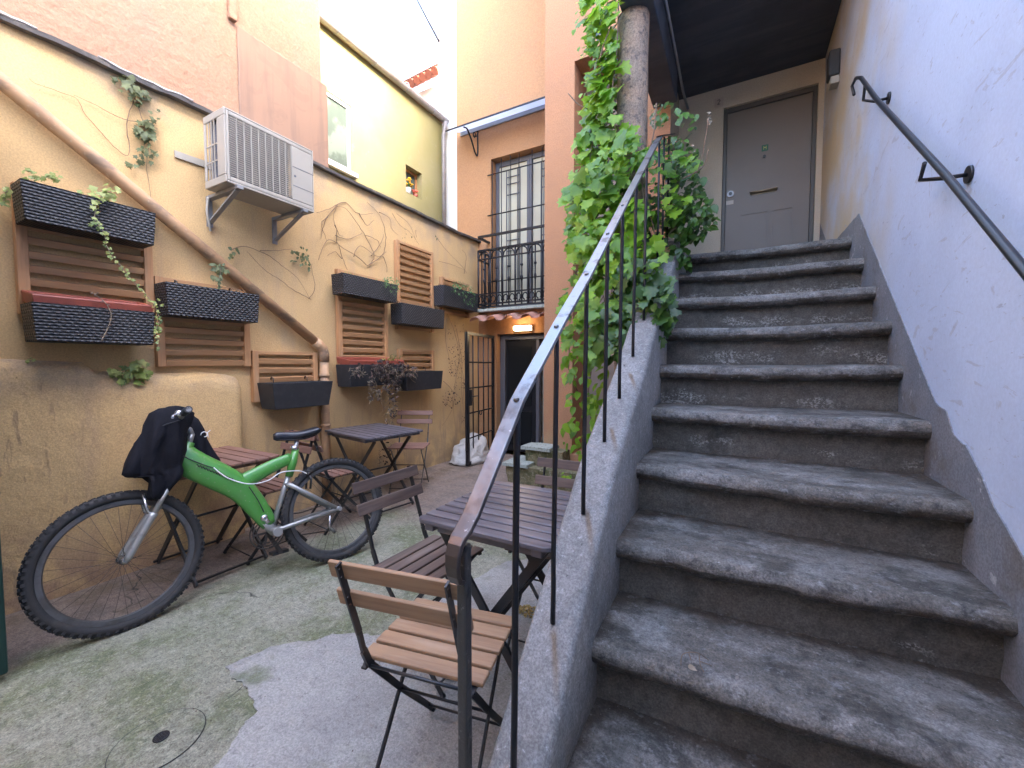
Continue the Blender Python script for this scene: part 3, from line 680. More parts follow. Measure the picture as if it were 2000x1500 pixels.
mb = MB(); mb.box(-2.99,4.24,.78,-2.94,4.30,.98); mb.tube([(-2.94,4.27,.9),(-2.90,4.27,.9),(-2.90,4.36,.9)], .007, 6); mb.build('lock', M['black'], t); MB().torus(G(.45,.66)+Vector((.015,0,0)), (1,0,0), .028, .006, 16, 6).build('pull_ring', M['black'], t)
# sack
t = MB(); rings = []
for k in range(12):
    z = k/11; rr = (.22*(1-.35*z**2.5)+(.02 if k == 1 else 0))*(1 if k < 10 else .75 if k == 10 else .4)
    rings.append([Vector((-3.12+rr*1.0*math.cos(a), 4.52+rr*1.35*math.sin(a), .005+z*.31*(1+.22*math.sin(a)))) + wob((math.cos(a)*1.2, math.sin(a)*1.2, z*2), 2.2, .05)*(1 if k else .2) for a in [2*math.pi*i/28 for i in range(28)]])
for r_ in rings:
    for v in r_: v.x = max(v.x, -3.385); v.z = max(v.z, .004)
t.loft(rings)
tag(t.build('rubble_sack', M['bag']), 'crumpled white woven sack slumped behind the iron gate', 'sack')
# mossy stone steps
t = thing('mossy_step_block', (-2.1, 4.1, 0), 'mossy masonry block with two stone slabs beside the doorway', 'steps')
def rough_box(x0,y0,z0,x1,y1,z1,a=.012,n=7):
    mb = MB(); import itertools
    for (ax) in range(3):
        for side in (0,1):
            pts = {}
            for i in range(n+1):
                for j in range(n+1):
                    u, v = i/n, j/n; c = [0,0,0]; o = [k for k in range(3) if k != ax]
                    lo = (x0,y0,z0); hi = (x1,y1,z1); c[ax] = hi[ax] if side else lo[ax]
                    c[o[0]] = lo[o[0]]+(hi[o[0]]-lo[o[0]])*u; c[o[1]] = lo[o[1]]+(hi[o[1]]-lo[o[1]])*v
                    p = Vector(c); p += wob(p, 7, a); pts[i,j] = p
            base = len(mb.v)
            for i in range(n+1):
                for j in range(n+1): mb.v.append(pts[i,j])
            for i in range(n):
                for j in range(n):
                    mb.f.append([base+i*(n+1)+j, base+(i+1)*(n+1)+j, base+(i+1)*(n+1)+j+1, base+i*(n+1)+j+1]); mb.sm.append(True)
    return mb
rough_box(-2.22,3.92,-.01,-.7,4.29,.185,.02,10).build('lower_block', M['moss'], t)
rough_box(-2.26,3.88,.186,-1.95,4.28,.222,.006).build('stone_slab', M['slab'], t)
rough_box(-2.06,4.06,.19,-1.62,4.295,.355,.012).build('upper_block', M['moss'], t)
rough_box(-2.10,4.02,.356,-1.75,4.29,.392,.006).build('stone_slab', M['slab'], t)

# ---------------- right-hand building (stair wall)
t = thing('stair_wall_building', (.8, 2, 0), 'tall scuffed white wall along the right of the stone stairs', 'building')
mb = MB()
mb.box(.66, -1.8, -.05, 4.0, 9.0, 7.45)
mb.build('wall', M['rwall'], t)
# painted grey band, proud 4 mm, ragged
up = [(4.88,2.30),(3.40,2.262),(3.33,2.20),(2.12,1.16),(2.02,1.13),(1.96,1.06),(1.87,1.035),(1.76,.96),(1.70,.90),(1.54,.80),(1.44,.68),(1.2,.50),(.9,.28),(.5,.02)]
pts = []
for i in range(len(up)-1):
    a, b = Vector(up[i]), Vector(up[i+1]); n = max(1, int((b-a).length/.025))
    for k in range(n):
        p = a.lerp(b, k/n); am = .004 if p.x > 2.1 else .014
        o = noise.noise(Vector((p.x*16, p.y*16, 4)))*am; pts.append((p.x+o, p.y+o))
poly = [(.66, y, z) for y, z in pts]+[(.66,.5,.0),(.66,4.88,.0)]
# triangulated strip from the band top down to the stairs' buried line
mb = MB(); st = []
for (y, z) in pts: st.append((y, z, max(-.02, .72*(y-1.0)+.0-.15)))
for i in range(len(st)-1):
    (y0,z0,b0),(y1,z1,b1) = st[i], st[i+1]
    mb.add([(.656,y0,b0),(.656,y1,b1),(.656,y1,z1),(.656,y0,z0),(.661,y1,z1),(.661,y0,z0)], [(0,1,2,3),(3,2,4,5)])
mb.build('skirting_band', M['band'], t)
# landing back wall with door opening, part of the orange building mass
t = thing('landing_wall', (0, 4.95, 2.1), 'cream plastered wall at the top of the stairs holding the flat door', 'wall')
mb = MB(); facade(mb, [-.62,-.185,.612,.66], [0,2.16,3.96,4.5], 4.9, [(-.185,.612,2.16,3.96)], .12)
mb.add([(-.62,4.3,0),(-.62,4.9,0),(-.62,4.9,4.5),(-.62,4.3,4.5)], [(0,1,2,3)])
mb.build('wall', M['cream'], t)
MB().box(-.185,5.0,2.1,.612,5.06,4.0).build('door_backing', M['interior'], t)
dt = thing('apartment_door', (.2, 4.98, 2.167), 'taupe panelled apartment door at the top of the stone stairs', 'door')
fr = MB(); fr.box(-.184,4.93,2.167,-.150,4.99,3.96); fr.box(.578,4.93,2.167,.611,4.99,3.96); fr.box(-.150,4.93,3.915,.578,4.99,3.959)
fr.build('door_frame', M['doorframe'], dt, bevel=.004)
df = MB().box(-.148,4.952,2.172,.576,4.985,3.913).build('door_leaf', M['doorpaint'], dt)
mb = MB()
for (x0,x1,z0,z1) in ((-.02,.24,2.30,2.86),(.27,.45,2.30,2.86)):
    mb.box(x0,4.9445,z0,x1,4.9515,z0+.012); mb.box(x0,4.9445,z1-.012,x1,4.9515,z1); mb.box(x0,4.9445,z0+.012,x0+.012,4.9515,z1-.012); mb.box(x1-.012,4.9445,z0+.012,x1,4.9515,z1-.012)
mb.build('panel_moulding', M['doorpaint'], df)
mb = MB(); mb.tube([(.07,4.925,3.055),(.31,4.925,3.055)], .012, 8); mb.tube([(.09,4.925,3.055),(.09,4.952,3.055)], .014, 8); mb.tube([(.29,4.925,3.055),(.29,4.952,3.055)], .014, 8); mb.box(.08,4.945,3.035,.30,4.951,3.075)
mb.build('pull_handle', M['brass'], dt)
MB().tube([(.19,4.935,3.40),(.19,4.951,3.40)], .013, 12).build('peephole', M['black'], dt)
stk = MB().box(.165,4.948,3.455,.222,4.951,3.515).build('sticker', M['sticker'], dt)
mb = MB(); mb.box(.180,4.9455,3.468,.186,4.9475,3.503); mb.box(.201,4.9455,3.468,.207,4.9475,3.503); mb.box(.187,4.9455,3.485,.200,4.9475,3.493); mb.build('emblem', M['paleleaf'], stk)
mb = MB(); mb.tube([(-.105,4.935,3.085),(-.105,4.951,3.085)], .032, 16); mb.build('lock_plate', M['galv'], dt)
MB().tube([(-.105,4.925,3.085),(-.105,4.9345,3.085)], .016, 12).build('lock_cylinder', M['black'], dt)
MB().box(-.145,4.949,2.98,-.075,4.9515,3.02).build('name_label', M['enamel'], dt)
t = thing('house_number_plate', (-.23, 4.89, 4.05), 'small square tile with the number 2 beside the apartment door', 'number plate')
c = onY(1404,200,4.89)
MB().box(c.x-.04,4.888,c.z-.045,c.x+.04,4.898,c.z+.045).build('plate', M['enamel'], t, bevel=.003)
def digit2(mb, cx, y, cz, s, th):
    P = smooth_path([(cx-s*.45,y,cz+s*.55),(cx-s*.2,y,cz+s*.9),(cx+s*.25,y,cz+s*.85),(cx+s*.4,y,cz+s*.45),(cx+s*.1,y,cz-s*.1),(cx-s*.45,y,cz-s*.8)], 4)
    mb.tube(P, th, 5); mb.tube([(cx-s*.5,y,cz-s*.8),(cx+s*.5,y,cz-s*.8)], th, 5)
mb = MB(); digit2(mb, c.x, 4.886, c.z, .026, .0035); mb.build('digit', M['ink'], t)
# soffit slab and edge beam over the landing
t = thing('gallery_soffit', (0, 3.6, 4.2), 'dark painted underside of the gallery roofing the upper stairs', 'ceiling')
MB().box(-.72, 2.9, 4.17, .655, 4.9, 4.36).build('slab', M['ceil'], t)
MB().box(-.78, 2.9, 3.80, -.56, 4.295, 4.168).build('edge_beam', M['ceil'], t, bevel=.01)
MB().tube([(-.545,2.92,4.09),(-.545,4.6,4.06),(-.53,4.89,4.05)], .012, 8).build('conduit', M['galv'], t)
# column
rings = []
for k in range(60):
    z = k/59*4.17; rings.append([Vector((-.715+.108*math.cos(a), 3.12+.108*math.sin(a), z))+wob((math.cos(a)*.5, math.sin(a)*.5, z), 5, .008) for a in [2*math.pi*i/28 for i in range(28)]])
for r_ in rings:
    for v in r_: v.z = max(-.02, min(v.z, 3.797))
tag(MB().loft(rings).build('gallery_column', M['column']), 'rough brown rendered round column rising through the green vine', 'column')
# small box on right wall
t = thing('wall_sensor_box', (.63, 4.3, 3.8), 'small dark box fixed high on the stair wall near the door', 'sensor')
MB().box(.585, 4.18, 3.60, .659, 4.30, 3.80).build('box', M['blackmatte'], t, bevel=.012)
MB().box(.60, 4.19, 3.54, .659, 4.29, 3.598).build('base', M['ac'], t, bevel=.006)
# unseen building added behind the viewer, height set for the sky light
t = thing('added_rear_building', (-1, -2, 0), 'plain rendered unseen building added behind the viewer to limit the light', 'building')
MB().box(-9, -2.6, -.05, 4.0, -1.82, 3.8).build('wall', M['backrender'], t)

# ================================================================== STAIRS
RS = 1.3/6
NL = [.92,1.21,1.49,1.83,2.17,2.39,2.59,2.86,3.13,3.51]
NR = [.95,1.25,1.55,1.80,2.14,2.47,2.65,2.95,3.22,3.56]
X0, X1 = -.385, .657
stair = thing('stone_staircase', (.13, .9, 0), 'worn grey stone staircase climbing to the apartment door', 'staircase')
NXS = 60
for k in range(10):
    z = RS*(k+1)
    def ny(u, arr_l=NL[k], arr_r=NR[k]): return arr_l+(arr_r-arr_l)*u
    def nb(u, k=k): return (NL[k+1]+(NR[k+1]-NL[k+1])*u+.06) if k < 9 else 4.95
    top = []; ris = []
    for i in range(NXS+1):
        u = i/NXS; x = X0+(X1-X0)*u
        yn = ny(u); yb = nb(u)
        wear = -.011*math.exp(-((u-.5)/.30)**2)
        ring = []
        NT_ = 10
        for j in range(NT_+1):
            f = j/NT_; y = yb+(yn+.03-yb)*f
            zz = z+wear*f+noise.noise(Vector((x*6, y*6, k*3.1)))*.004
            ring.append((x, y, zz))
        chip = max(0, noise.noise(Vector((x*7, k*4.3, 8)))-.42)*.04
        rr = .037+.005*noise.noise(Vector((x*5, k*2, 1)))-chip*.5
        for j in range(1, 8):
            a = math.pi*j/7*1.0
            yy = yn+.028+chip*.4-rr*math.sin(a)+noise.noise(Vector((x*10, j*.8, k*5)))*.004
            zz = z+wear-rr+rr*math.cos(a)+noise.noise(Vector((x*9, j*.6, k*7)))*.003
            ring.append((x, yy, zz))
        ring.append((x, yn+.075, z-2*.037-.002))
        top.append(ring)
        r2 = []
        for j in range(7):
            f = j/6; r2.append((x, yn+.050+noise.noise(Vector((x*5, f*3, k*9)))*.008, z-.055-(RS-.04)*f))
        ris.append(r2)
    a = MB().loft(top, closed=False, cap=False).build('tread', M['tread'], stair)
    at = a.data.attributes.new('grime', 'FLOAT', 'POINT')     # dirt swept against the riser, scuffed nosing
    vals = []
    for i in range(NXS+1):
        u = i/NXS; side = max(0, 1-u/.10)+max(0, (u-.88)/.12)
        for j in range(19):
            back = max(0, 1-(j/NT_)/.36) if j <= NT_ else 0
            vals.append(min(1, back+side*.8) if j <= NT_ else (-.8 if j < 14 else .7))
    at.data.foreach_set('value', vals)
    b = MB().loft(ris, closed=False, cap=False).build('riser', M['riser'], stair)
    at = b.data.attributes.new('low', 'FLOAT', 'POINT')       # paint flakes worst low down on the upper risers
    at.data.foreach_set('value', [(max(0, 1-abs(j/6-.72)/.45)-.15)*min(1, max(-.4, (k-1.2)/3)) for i in range(NXS+1) for j in range(7)])
# curb wall (stringer)
CT = [(.30,-.2),(.60,.07),(.84,.31),(1.08,.545),(1.53,.955),(1.98,1.262),(2.4,1.60),(3.0,2.04),(3.2,2.2),(4.28,2.28)]
def ctop(y):
    for i in range(len(CT)-1):
        if CT[i][0] <= y <= CT[i+1][0]:
            f = (y-CT[i][0])/(CT[i+1][0]-CT[i][0]); return CT[i][1]+f*(CT[i+1][1]-CT[i][1])
    return CT[-1][1]
rings = []
for i in range(100):
    y = .55+(4.28-.55)*i/99
    z = ctop(y)+noise.noise(Vector((y*5,0,0)))*.004; w0 = -.525; w1 = -.378
    n1 = noise.noise(Vector((y*8,3,0)))*.003
    z = max(z, .02)
    rings.append([(w0, y, -.02),(w0+n1,y,z-.012),(w0+.008,y,z-.002),(w0+.02,y,z),((w0+w1)/2,y,z+.002),(w1-.03,y,z),(w1-.010,y,z-.006),(w1+n1,y,z-.025),(w1,y,-.02)])
MB().loft(rings).build('curb', M['curb'], stair)
MB().box(-.524, 3.0, .0, -.39, 4.29, 2.1).build('landing_side', M['orange_pink'], stair)


# stair railing
rt = thing('stair_railing', (-.455, .64, 0), 'flat iron stair railing with round bars on the stone curb', 'railing')
RX = -.455
def W(px, py): return onX(px, py, RX)
rp = [(.628,.978),(.66,1.003),(.853,1.213),(1.115,1.422),(1.355,1.602),(1.604,1.805),(1.831,1.99),(2.587,2.606),(2.72,2.70)]
def rz(y):
    for i in range(len(rp)-1):
        if rp[i][0] <= y <= rp[i+1][0]: f = (y-rp[i][0])/(rp[i+1][0]-rp[i][0]); return rp[i][1]+f*(rp[i+1][1]-rp[i][1])
    return rp[-1][1]
ring = []
fine = []
for i in range(len(rp)-1):
    for k in range(6): f = k/6; fine.append((rp[i][0]+(rp[i+1][0]-rp[i][0])*f, rp[i][1]+(rp[i+1][1]-rp[i][1])*f))
fine.append(rp[-1])
fine = [(.622,.885),(.609,.893),(.601,.908),(.598,.926),(.600,.945),(.608,.962),(.617,.972)] + fine
for i, (y, z) in enumerate(fine):
    a = fine[max(i-1,0)]; b = fine[min(i+1,len(fine)-1)]; d = Vector((0,b[0]-a[0],b[1]-a[1])).normalized(); nn = Vector((0,-d.z,d.y))
    hw = .020 if i > 8 else .013+.0009*i; th = .005; c = Vector((RX, y, z))
    tw = 0; ax = Vector((math.cos(tw), 0, 0)) + nn*math.sin(tw)*.0
    o = nn*noise.noise(Vector((y*6,0,0)))*.002
    ring.append([c-ax*hw-nn*th+o, c+ax*hw-nn*th+o, c+ax*(hw-.002)+nn*th+o, c+ax*(-hw+.002)+nn*th+o])
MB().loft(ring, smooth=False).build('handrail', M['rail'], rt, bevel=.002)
mb = MB(); mb.bar((RX,.635,-.0),(RX,.635,.955),.022,.022,(0,1,0))
mb.build('newel_post', M['newel'], rt, bevel=.004)
bals = [.853,1.093,1.355,1.604,1.831,2.09,2.34]
for y in bals:
    b = MB(); pts = [(RX+wob((y,k,0),3,.002).x, y-.018*(1-k/8)+wob((y,k,0),3,.003).y, (ctop(y)-.01)+(rz(y)-.004-ctop(y)+.01)*k/8) for k in range(9)]
    b.tube(pts, .0078 if y > .9 else .0085, 8); b.build('baluster', M['iron'], rt)
for y in bals[:5]:
    d = Vector((0,1,.85)).normalized(); nn = Vector((0,-d.z,d.y)); c = Vector((RX,y,rz(y)))+nn*.005
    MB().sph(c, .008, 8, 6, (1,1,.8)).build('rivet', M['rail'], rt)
# small top railing post by the landing, in the vine
mb = MB()
for y in (2.72, 2.9, 3.1): mb.tube([(RX,y,ctop(y)),(RX+.0,y,2.70+(y-2.72)*.5)], .007, 6)
mb.bar((RX,2.70,2.70),(RX,3.3,3.0),.03,.008); mb.build('upper_bars', M['iron'], rt)
# wall handrail
t = thing('wall_handrail', (.58, 2.3, 2), 'black tubular handrail bracketed to the white stair wall', 'handrail')
hp = [onX(1668,185,.575), onX(1664,168,.575), onX(1672,152,.575), onX(1682,152,.575), onX(1712,194,.575), onX(1850,345,.575), onX(2000,527,.575)]
e = hp[-1]+(hp[-1]-hp[-2])*1.6
MB().tube([hp[0],hp[1],hp[2],hp[3],hp[4],hp[5],hp[6],e], [.008,.008,.009,.010,.011,.011,.011,.011], 10).build('rail', M['black'], t)
for (p1,p2,p3) in (((1690,160),(1686,196),(1708,198)), ((1806,318),(1797,352),(1846,348))):
    a = onX(*p1,.59); b = onX(*p2,.60); c = onX(*p3,.60)
    mb = MB(); mb.tube([a, b, c, c+Vector((.055,0,0))], .007, 8); mb.tube([c+Vector((.052,0,0)), c+Vector((.06,0,0))], .028, 14)
    mb.build('bracket', M['black'], t)

# ================================================================== WALL-HUNG THINGS
# AC unit
t = thing('air_conditioner', (-3.1, 1.85, 2.5), 'cream outdoor air conditioning unit on steel brackets under the pink wall', 'air conditioner')
AX, AY0, AY1, AZ0, AZ1 = -3.0, 1.52, 2.17, 2.515, 3.0
body = MB(); body.box(-3.27, AY0, AZ0, AX, AY0+.012, AZ0+.05); body.box(-3.27, AY0, AZ1-.05, AX, AY0+.012, AZ1)
body.box(-3.10, AY0, AZ0+.05, AX, AY0+.012, AZ1-.05); body.box(-3.27, AY0, AZ0+.05, -3.245, AY0+.012, AZ1-.05)
body.box(-3.27, AY1-.012, AZ0, AX, AY1, AZ1); body.box(-3.27, AY0+.012, AZ1-.012, AX, AY1-.012, AZ1); body.box(-3.27, AY0+.012, AZ0, AX, AY1-.012, AZ0+.015)
body.box(-3.02, AY0+.012, AZ0+.015, AX, AY0+.03, AZ1-.012); body.box(-3.02, AY0+.03, AZ0+.015, AX, AY1-.012, AZ0+.045); body.box(-3.02, AY0+.03, AZ1-.04, AX, AY1-.012, AZ1-.012)
body.box(-3.02, 1.985, AZ0+.045, AX, AY1-.012, AZ1-.04)
body.build('casing', M['ac'], t, bevel=.006)
MB().box(-3.24, AY0+.03, AZ0+.03, -3.035, 1.98, AZ1-.03).build('condenser_coil', M['ac_dark'], t)
mb = MB(); z = AZ0+.055
while z < AZ1-.045: mb.box(-3.014, AY0+.03, z, -3.003, 1.984, z+.0055); z += .0145
for k in range(9): y = AY0+.075+k*.049; mb.box(-3.012, y, AZ0+.045, -2.9985, y+.004, AZ1-.04)
mb.build('front_grille', M['ac'], t)
mb = MB()
for z in (AZ0+.16, AZ0+.27): mb.box(-3.245, AY0+.002, z, -3.10, AY0+.008, z+.008)
for k in range(3): x = -3.21+k*.035; mb.box(x, AY0+.001, AZ0+.05, x+.006, AY0+.0075, AZ1-.05)
mb.build('side_grille', M['ac'], t)
mb = MB()
for z in (AZ0+.15, AZ0+.29): mb.box(-3.001, 1.99, z, -2.9985, AY1-.004, z+.004)
mb.tube([(-3.0,2.01,2.74),(-2.996,2.01,2.74)], .008, 8)
mb.build('panel_joint', M['ac_dark'], t)
for y in (1.60, 2.08):
    mb = MB(); mb.bar((-3.395,y,2.502),(-2.98,y,2.502),.04,.022); mb.bar((-3.392,y,2.30),(-3.392,y,2.49),.04,.006,(1,0,0)); mb.bar((-3.385,y,2.33),(-3.02,y,2.49),.03,.012)
    mb.build('bracket', M['galv'], t)
mb = MB(); mb.bar((-3.392,1.40,2.735),(-3.392,2.2,2.755),.012,.045); mb.build('mounting_rail', M['ac'], t)
mb = MB(); mb.tube(smooth_path([(-3.36,1.58,2.5),(-3.36,1.57,2.40),(-3.37,1.585,2.32),(-3.385,1.60,2.27)]), .009, 8)
mb.tube(smooth_path([(-3.2,AY1,2.86),(-3.22,2.21,2.83),(-3.3,2.215,2.76),(-3.39,2.2,2.70)]), .012, 8)
mb.build('hose', M['ac'], t)
mb = MB(); mb.tube(smooth_path([(-3.2,AY1,2.62),(-3.22,2.205,2.60),(-3.3,2.22,2.66),(-3.39,2.21,2.69)]), .009, 8); mb.build('insulated_line', M['blackmatte'], t)

# diagonal drain pipe
t = thing('drain_pipe', (-3.34, 1.5, 1.5), 'ochre painted drain pipe running diagonally down the garden wall', 'pipe')
PX = -3.335
p0 = Vector((PX,-.8,3.78)); p1 = Vector((PX,.63,2.755)); p2 = Vector((PX,2.43,1.475)); 
a_ = Vector((PX,1.30,2.28)); 
MB().tube([p0,p1,a_,p2], [.040,.040,.040,.042], 16).build('pipe_run', M['pipe'], t)
MB().tube([Vector((PX,2.475,1.36)), Vector((PX,2.475,.9)), Vector((PX,2.475,.02))], .040, 16).build('pipe_run', M['pipe'], t)
MB().tube([p2+Vector((0,-.05,.035)), p2, Vector((PX,2.465,1.44)), Vector((PX,2.475,1.40)), Vector((PX,2.475,1.33))], .046, 16).build('elbow', M['pipe'], t)
for z in (1.2, .74): MB().tube([(PX,2.475,z-.012),(PX,2.475,z+.012)], .047, 16).build('collar', M['pipe'], t)

# trellises
def trellis(y0, y1, z0, z1, label, gap=.075, top=True):
    t = thing('wooden_trellis', (-3.38,(y0+y1)/2,z0), label, 'trellis', 'slatted wooden trellis panels on the garden wall')
    wd = .045
    for y in (y0, y1-wd): MB().box(-3.392, y, z0, -3.345, y+wd, z1).build('stile', M['trellis_v'], t, bevel=.003)
    mb = MB(); z = z0+.01; 
    while z < z1-.03:
        s = .04; tl = random.uniform(-.003,.003)
        mb.add([(-3.385,y0+wd,z+tl),(-3.36,y0+wd,z-.004+tl),(-3.352,y0+wd,z+s-.008+tl),(-3.378,y0+wd,z+s+tl),(-3.385,y1-wd,z-tl),(-3.36,y1-wd,z-.004-tl),(-3.352,y1-wd,z+s-.008-tl),(-3.378,y1-wd,z+s-tl)],
            [(0,1,2,3),(7,6,5,4),(4,5,1,0),(5,6,2,1),(6,7,3,2),(7,4,0,3)])
        z += gap
    mb.build('slats', M['trellis'], t)
    MB().box(-3.388, y0+wd, z1-.03, -3.35, y1-wd, z1-.002).build('top_rail', M['trellis'], t, bevel=.003)
    return t
trellis(.66,1.24,1.57,2.26, 'large slatted trellis at the left behind the red lined planter')
trellis(1.245,1.835,1.285,1.88, 'slatted trellis below the woven planter left of the drain pipe')
trellis(1.85,2.42,1.0,1.41, 'short trellis in the corner under the diagonal pipe bend')
trellis(2.65,3.28,1.12,2.21, 'tall trellis just right of the vertical drain pipe')
trellis(3.43,4.06,1.70,2.69, 'tall closely slatted trellis at mid wall above the small wicker box')
trellis(4.22,4.84,1.96,2.43, 'small trellis nearest the balcony behind the trailing green planter')
trellis(3.45,4.06,1.12,1.475, 'low trellis behind the dried up plants over the far table')

# planters
def planter(y0, y1, z0, z1, xf, label, mt='wicker', liner=None, tp=.012, soil=True, hooks=True):
    t = thing('hanging_planter', (-3.3,(y0+y1)/2,z0), label, 'planter', 'black planter boxes hung on the trellises')
    xb = -3.338; th = .012
    def ring(z, g, i=0): return [(xb+i,y0+g+i,z),(xf-g*.7-i,y0+g+i,z),(xf-g*.7-i,y1-g-i,z),(xb+i,y1-g-i,z)]
    mb = MB(); mb.loft([ring(z0,tp), ring(z1,0), ring(z1,0,th), ring(z0+.02,tp,th)], smooth=False)
    b = mb.build('box', M[mt], t, bevel=.004)
    if liner:
        o = 0.008
        mb = MB(); mb.loft([ring(z1-.02,0,o+.004), ring(z1+.034,0,o-.004), ring(z1+.042,0,o), ring(z1+.034,0,o+.018), ring(z1-.05,0,o+.02)], smooth=False, cap=False)
        for v in mb.v:
            if v.x < xb+.05: v.z += .035
        mb.build('liner', M[liner], t, bevel=.003)
    if soil:
        zz = z1-.035
        MB().add(ring(zz,0,.014), [(0,1,2,3)]).build('soil', M['soil'], t)
    if hooks:
        mb = MB()
        for y in (y0+.12, y1-.12): mb.tube([(-3.315,y,z1-.03),(-3.32,y,z1+.035),(-3.345,y,z1+.045),(-3.352,y,z1+.02)], .004, 5)
        mb.build('hook', M['black'], t)
    return t
planter(.650,1.20,2.035,2.235,-3.17,'woven black planter topmost on the left trellis with pale ivy', hooks=False)
planter(.66,1.165,1.42,1.62,-3.14,'black planter holding a red brown liner at the far left','wicker','terracotta', tp=.012)
planter(1.235,1.815,1.615,1.825,-3.17,'woven black planter with pale streaks left of the drain pipe')
planter(1.87,2.41,.945,1.155,-3.13,'empty smooth black planter low beside the drain pipe','blackmatte',None,.03,False)
planter(2.57,3.26,1.955,2.14,-3.17,'dark planter with tufts of green right of the pipe high up')
planter(3.31,4.05,1.74,1.965,-3.17,'faded wicker planter hung low on the tall mid trellis')
planter(4.04,4.82,2.03,2.28,-3.18,'dark planter with green trailing plant nearest the balcony')
planter(2.60,3.32,1.09,1.30,-3.14,'planter with red rim overgrown by dead plants','blackmatte','terracotta',.02)
planter(3.34,3.97,1.01,1.225,-3.14,'smooth black planter right of the dead plants over the far chair','blackmatte',None,.02)

# ---------------- foliage tools
def leaf_shape(kind):
    if kind == 'vine':      # five lobed, toothed
        rad = [(-150,.35),(-128,.62),(-105,.50),(-80,.78),(-58,.60),(-36,.86),(-20,.72),(0,1.12),(20,.72),(36,.86),(58,.60),(80,.78),(105,.50),(128,.62),(150,.35)]
    elif kind == 'ivy':
        rad = [(-150,.4),(-120,.62),(-75,.45),(-55,.78),(-28,.5),(0,1.0),(28,.5),(55,.78),(75,.45),(120,.62),(150,.4)]
    else:
        rad = [(-165,.3),(-120,.38),(-70,.45),(-35,.62),(0,1.1),(35,.62),(70,.45),(120,.38),(165,.3)]
    return [(r*math.sin(R(a)), r*math.cos(R(a)), abs(a)) for a, r in rad]
SH = {k: leaf_shape(k) for k in ('vine','ivy','oval')}
def leaf(mb, p, nrm, tip, s, kind='vine'):
    n_ = Vector(nrm).normalized(); t_ = Vector(tip); t_ = t_-n_*t_.dot(n_)
    if t_.length < 1e-4: t_ = n_.orthogonal()
    t_.normalize(); x_ = t_.cross(n_); p = Vector(p)
    b = len(mb.v); mb.v.append(p+n_*s*.02); fold = random.uniform(.05,.22); droop = random.uniform(.05,.3)
    for (x, y, a) in SH[kind]:
        mb.v.append(p + x_*x*s*.5 + t_*(y*s*.5) + n_*(abs(x)*fold*s*.5 - droop*s*.25*max(0,y)**2) + n_*random.uniform(-.02,.02)*s)
    m = len(SH[kind])
    for i in range(m): mb.f.append([b, b+1+i, b+1+(i+1) % m]); mb.sm.append(True)
def rv(a=1): return Vector((random.uniform(-1,1), random.uniform(-1,1), random.uniform(-1,1)))*a
def wallvine(name, label, cat, lines, r=.0035, x=-3.39, m='twig', leaves=None, group=None, lm='dullleaf'):
    t = thing(name, tuple(onX(*lines[0][0], x)), label, cat, group)
    mb = MB()
    for ln in lines:
        pts = smooth_path([onX(px, py, x)+Vector((random.uniform(0,.02),random.uniform(-.012,.012),random.uniform(-.012,.012))) for px, py in ln], 5)
        n = len(pts); pts = [p+wob(p, 30, .006) for p in pts]; mb.tube(pts, [r*(.9-.6*i/n)*random.uniform(.85,1.15) for i in range(n)], 5)
    mb.build('stem', M[m], t)
    if leaves:
        lb = MB()
        for (px, py, rad, cnt, size, kd) in leaves:
            for _ in range(cnt):
                a = random.uniform(0,6.28); q = rad*math.sqrt(random.random())
                p = onX(px+q*math.cos(a), py+q*math.sin(a), x+random.uniform(.005,.06))
                leaf(lb, p, Vector((1,-.3,.5))+rv(.7), Vector((0,.1,-1))+rv(.5), size*random.uniform(.6,1.2), kd)
        lb.build('leaves', M[lm], t)
    return t
wallvine('bare_vine', 'leafless creeper fanned over the wall above the dark planter', 'vine', [
    [(718,520),(690,500),(660,475),(655,450),(652,425),(656,402)], [(718,520),(728,500),(712,460),(690,430),(672,408),(656,402)],
    [(720,518),(745,500),(752,470),(750,440),(738,415),(715,395)], [(656,402),(640,425),(630,450),(624,468)], [(656,402),(675,395),(700,418),(728,420)],
    [(660,475),(640,472),(625,488),(622,510)], [(655,460),(680,465),(705,455)], [(660,480),(668,505),(680,525)], [(690,500),(700,480),(735,500),(755,492)], [(745,500),(752,515),(754,530)],
    [(738,415),(760,425),(765,445),(775,460)], [(650,440),(662,460),(668,462)], [(724,500),(742,475),(748,460)], [(656,402),(640,408),(615,415)], [(700,418),(715,440),(728,430)],[(640,425),(628,440),(634,470)],
    [(712,460),(735,470),(742,485)], [(668,505),(655,490),(640,500)]], .0042, m='twig')
wallvine('bare_vine', 'thin nearly bare creeper trailing from the pipe towards the tall trellis', 'vine', [
    [(450,490),(480,480),(520,500),(545,515),(580,545),(606,584)], [(606,584),(614,560),(610,530),(606,515)], [(606,584),(575,570),(545,548),(520,530),(480,490)], [(505,490),(540,488),(570,485)]],
    .003, leaves=[(587,500,20,26,.055,'oval'),(602,520,10,8,.05,'oval'),(455,495,14,9,.05,'oval')])
wallvine('wall_creeper', 'dark ivy strand hanging from the wall top left of the air conditioner', 'ivy', [
    [(235,150),(262,190),(275,230),(285,280),(290,330),(292,380),(296,430)], [(262,190),(250,240),(252,295),(240,300),(200,265),(165,225),(145,190),(80,165),(50,155)], [(275,240),(225,225),(180,205),(145,190)]],
    .003, leaves=[(240,158,20,16,.07,'ivy'),(272,190,20,24,.07,'ivy'),(285,255,20,42,.07,'ivy'),(287,300,20,18,.06,'ivy'),(265,320,16,8,.06,'ivy'),(305,225,14,6,.05,'ivy')])
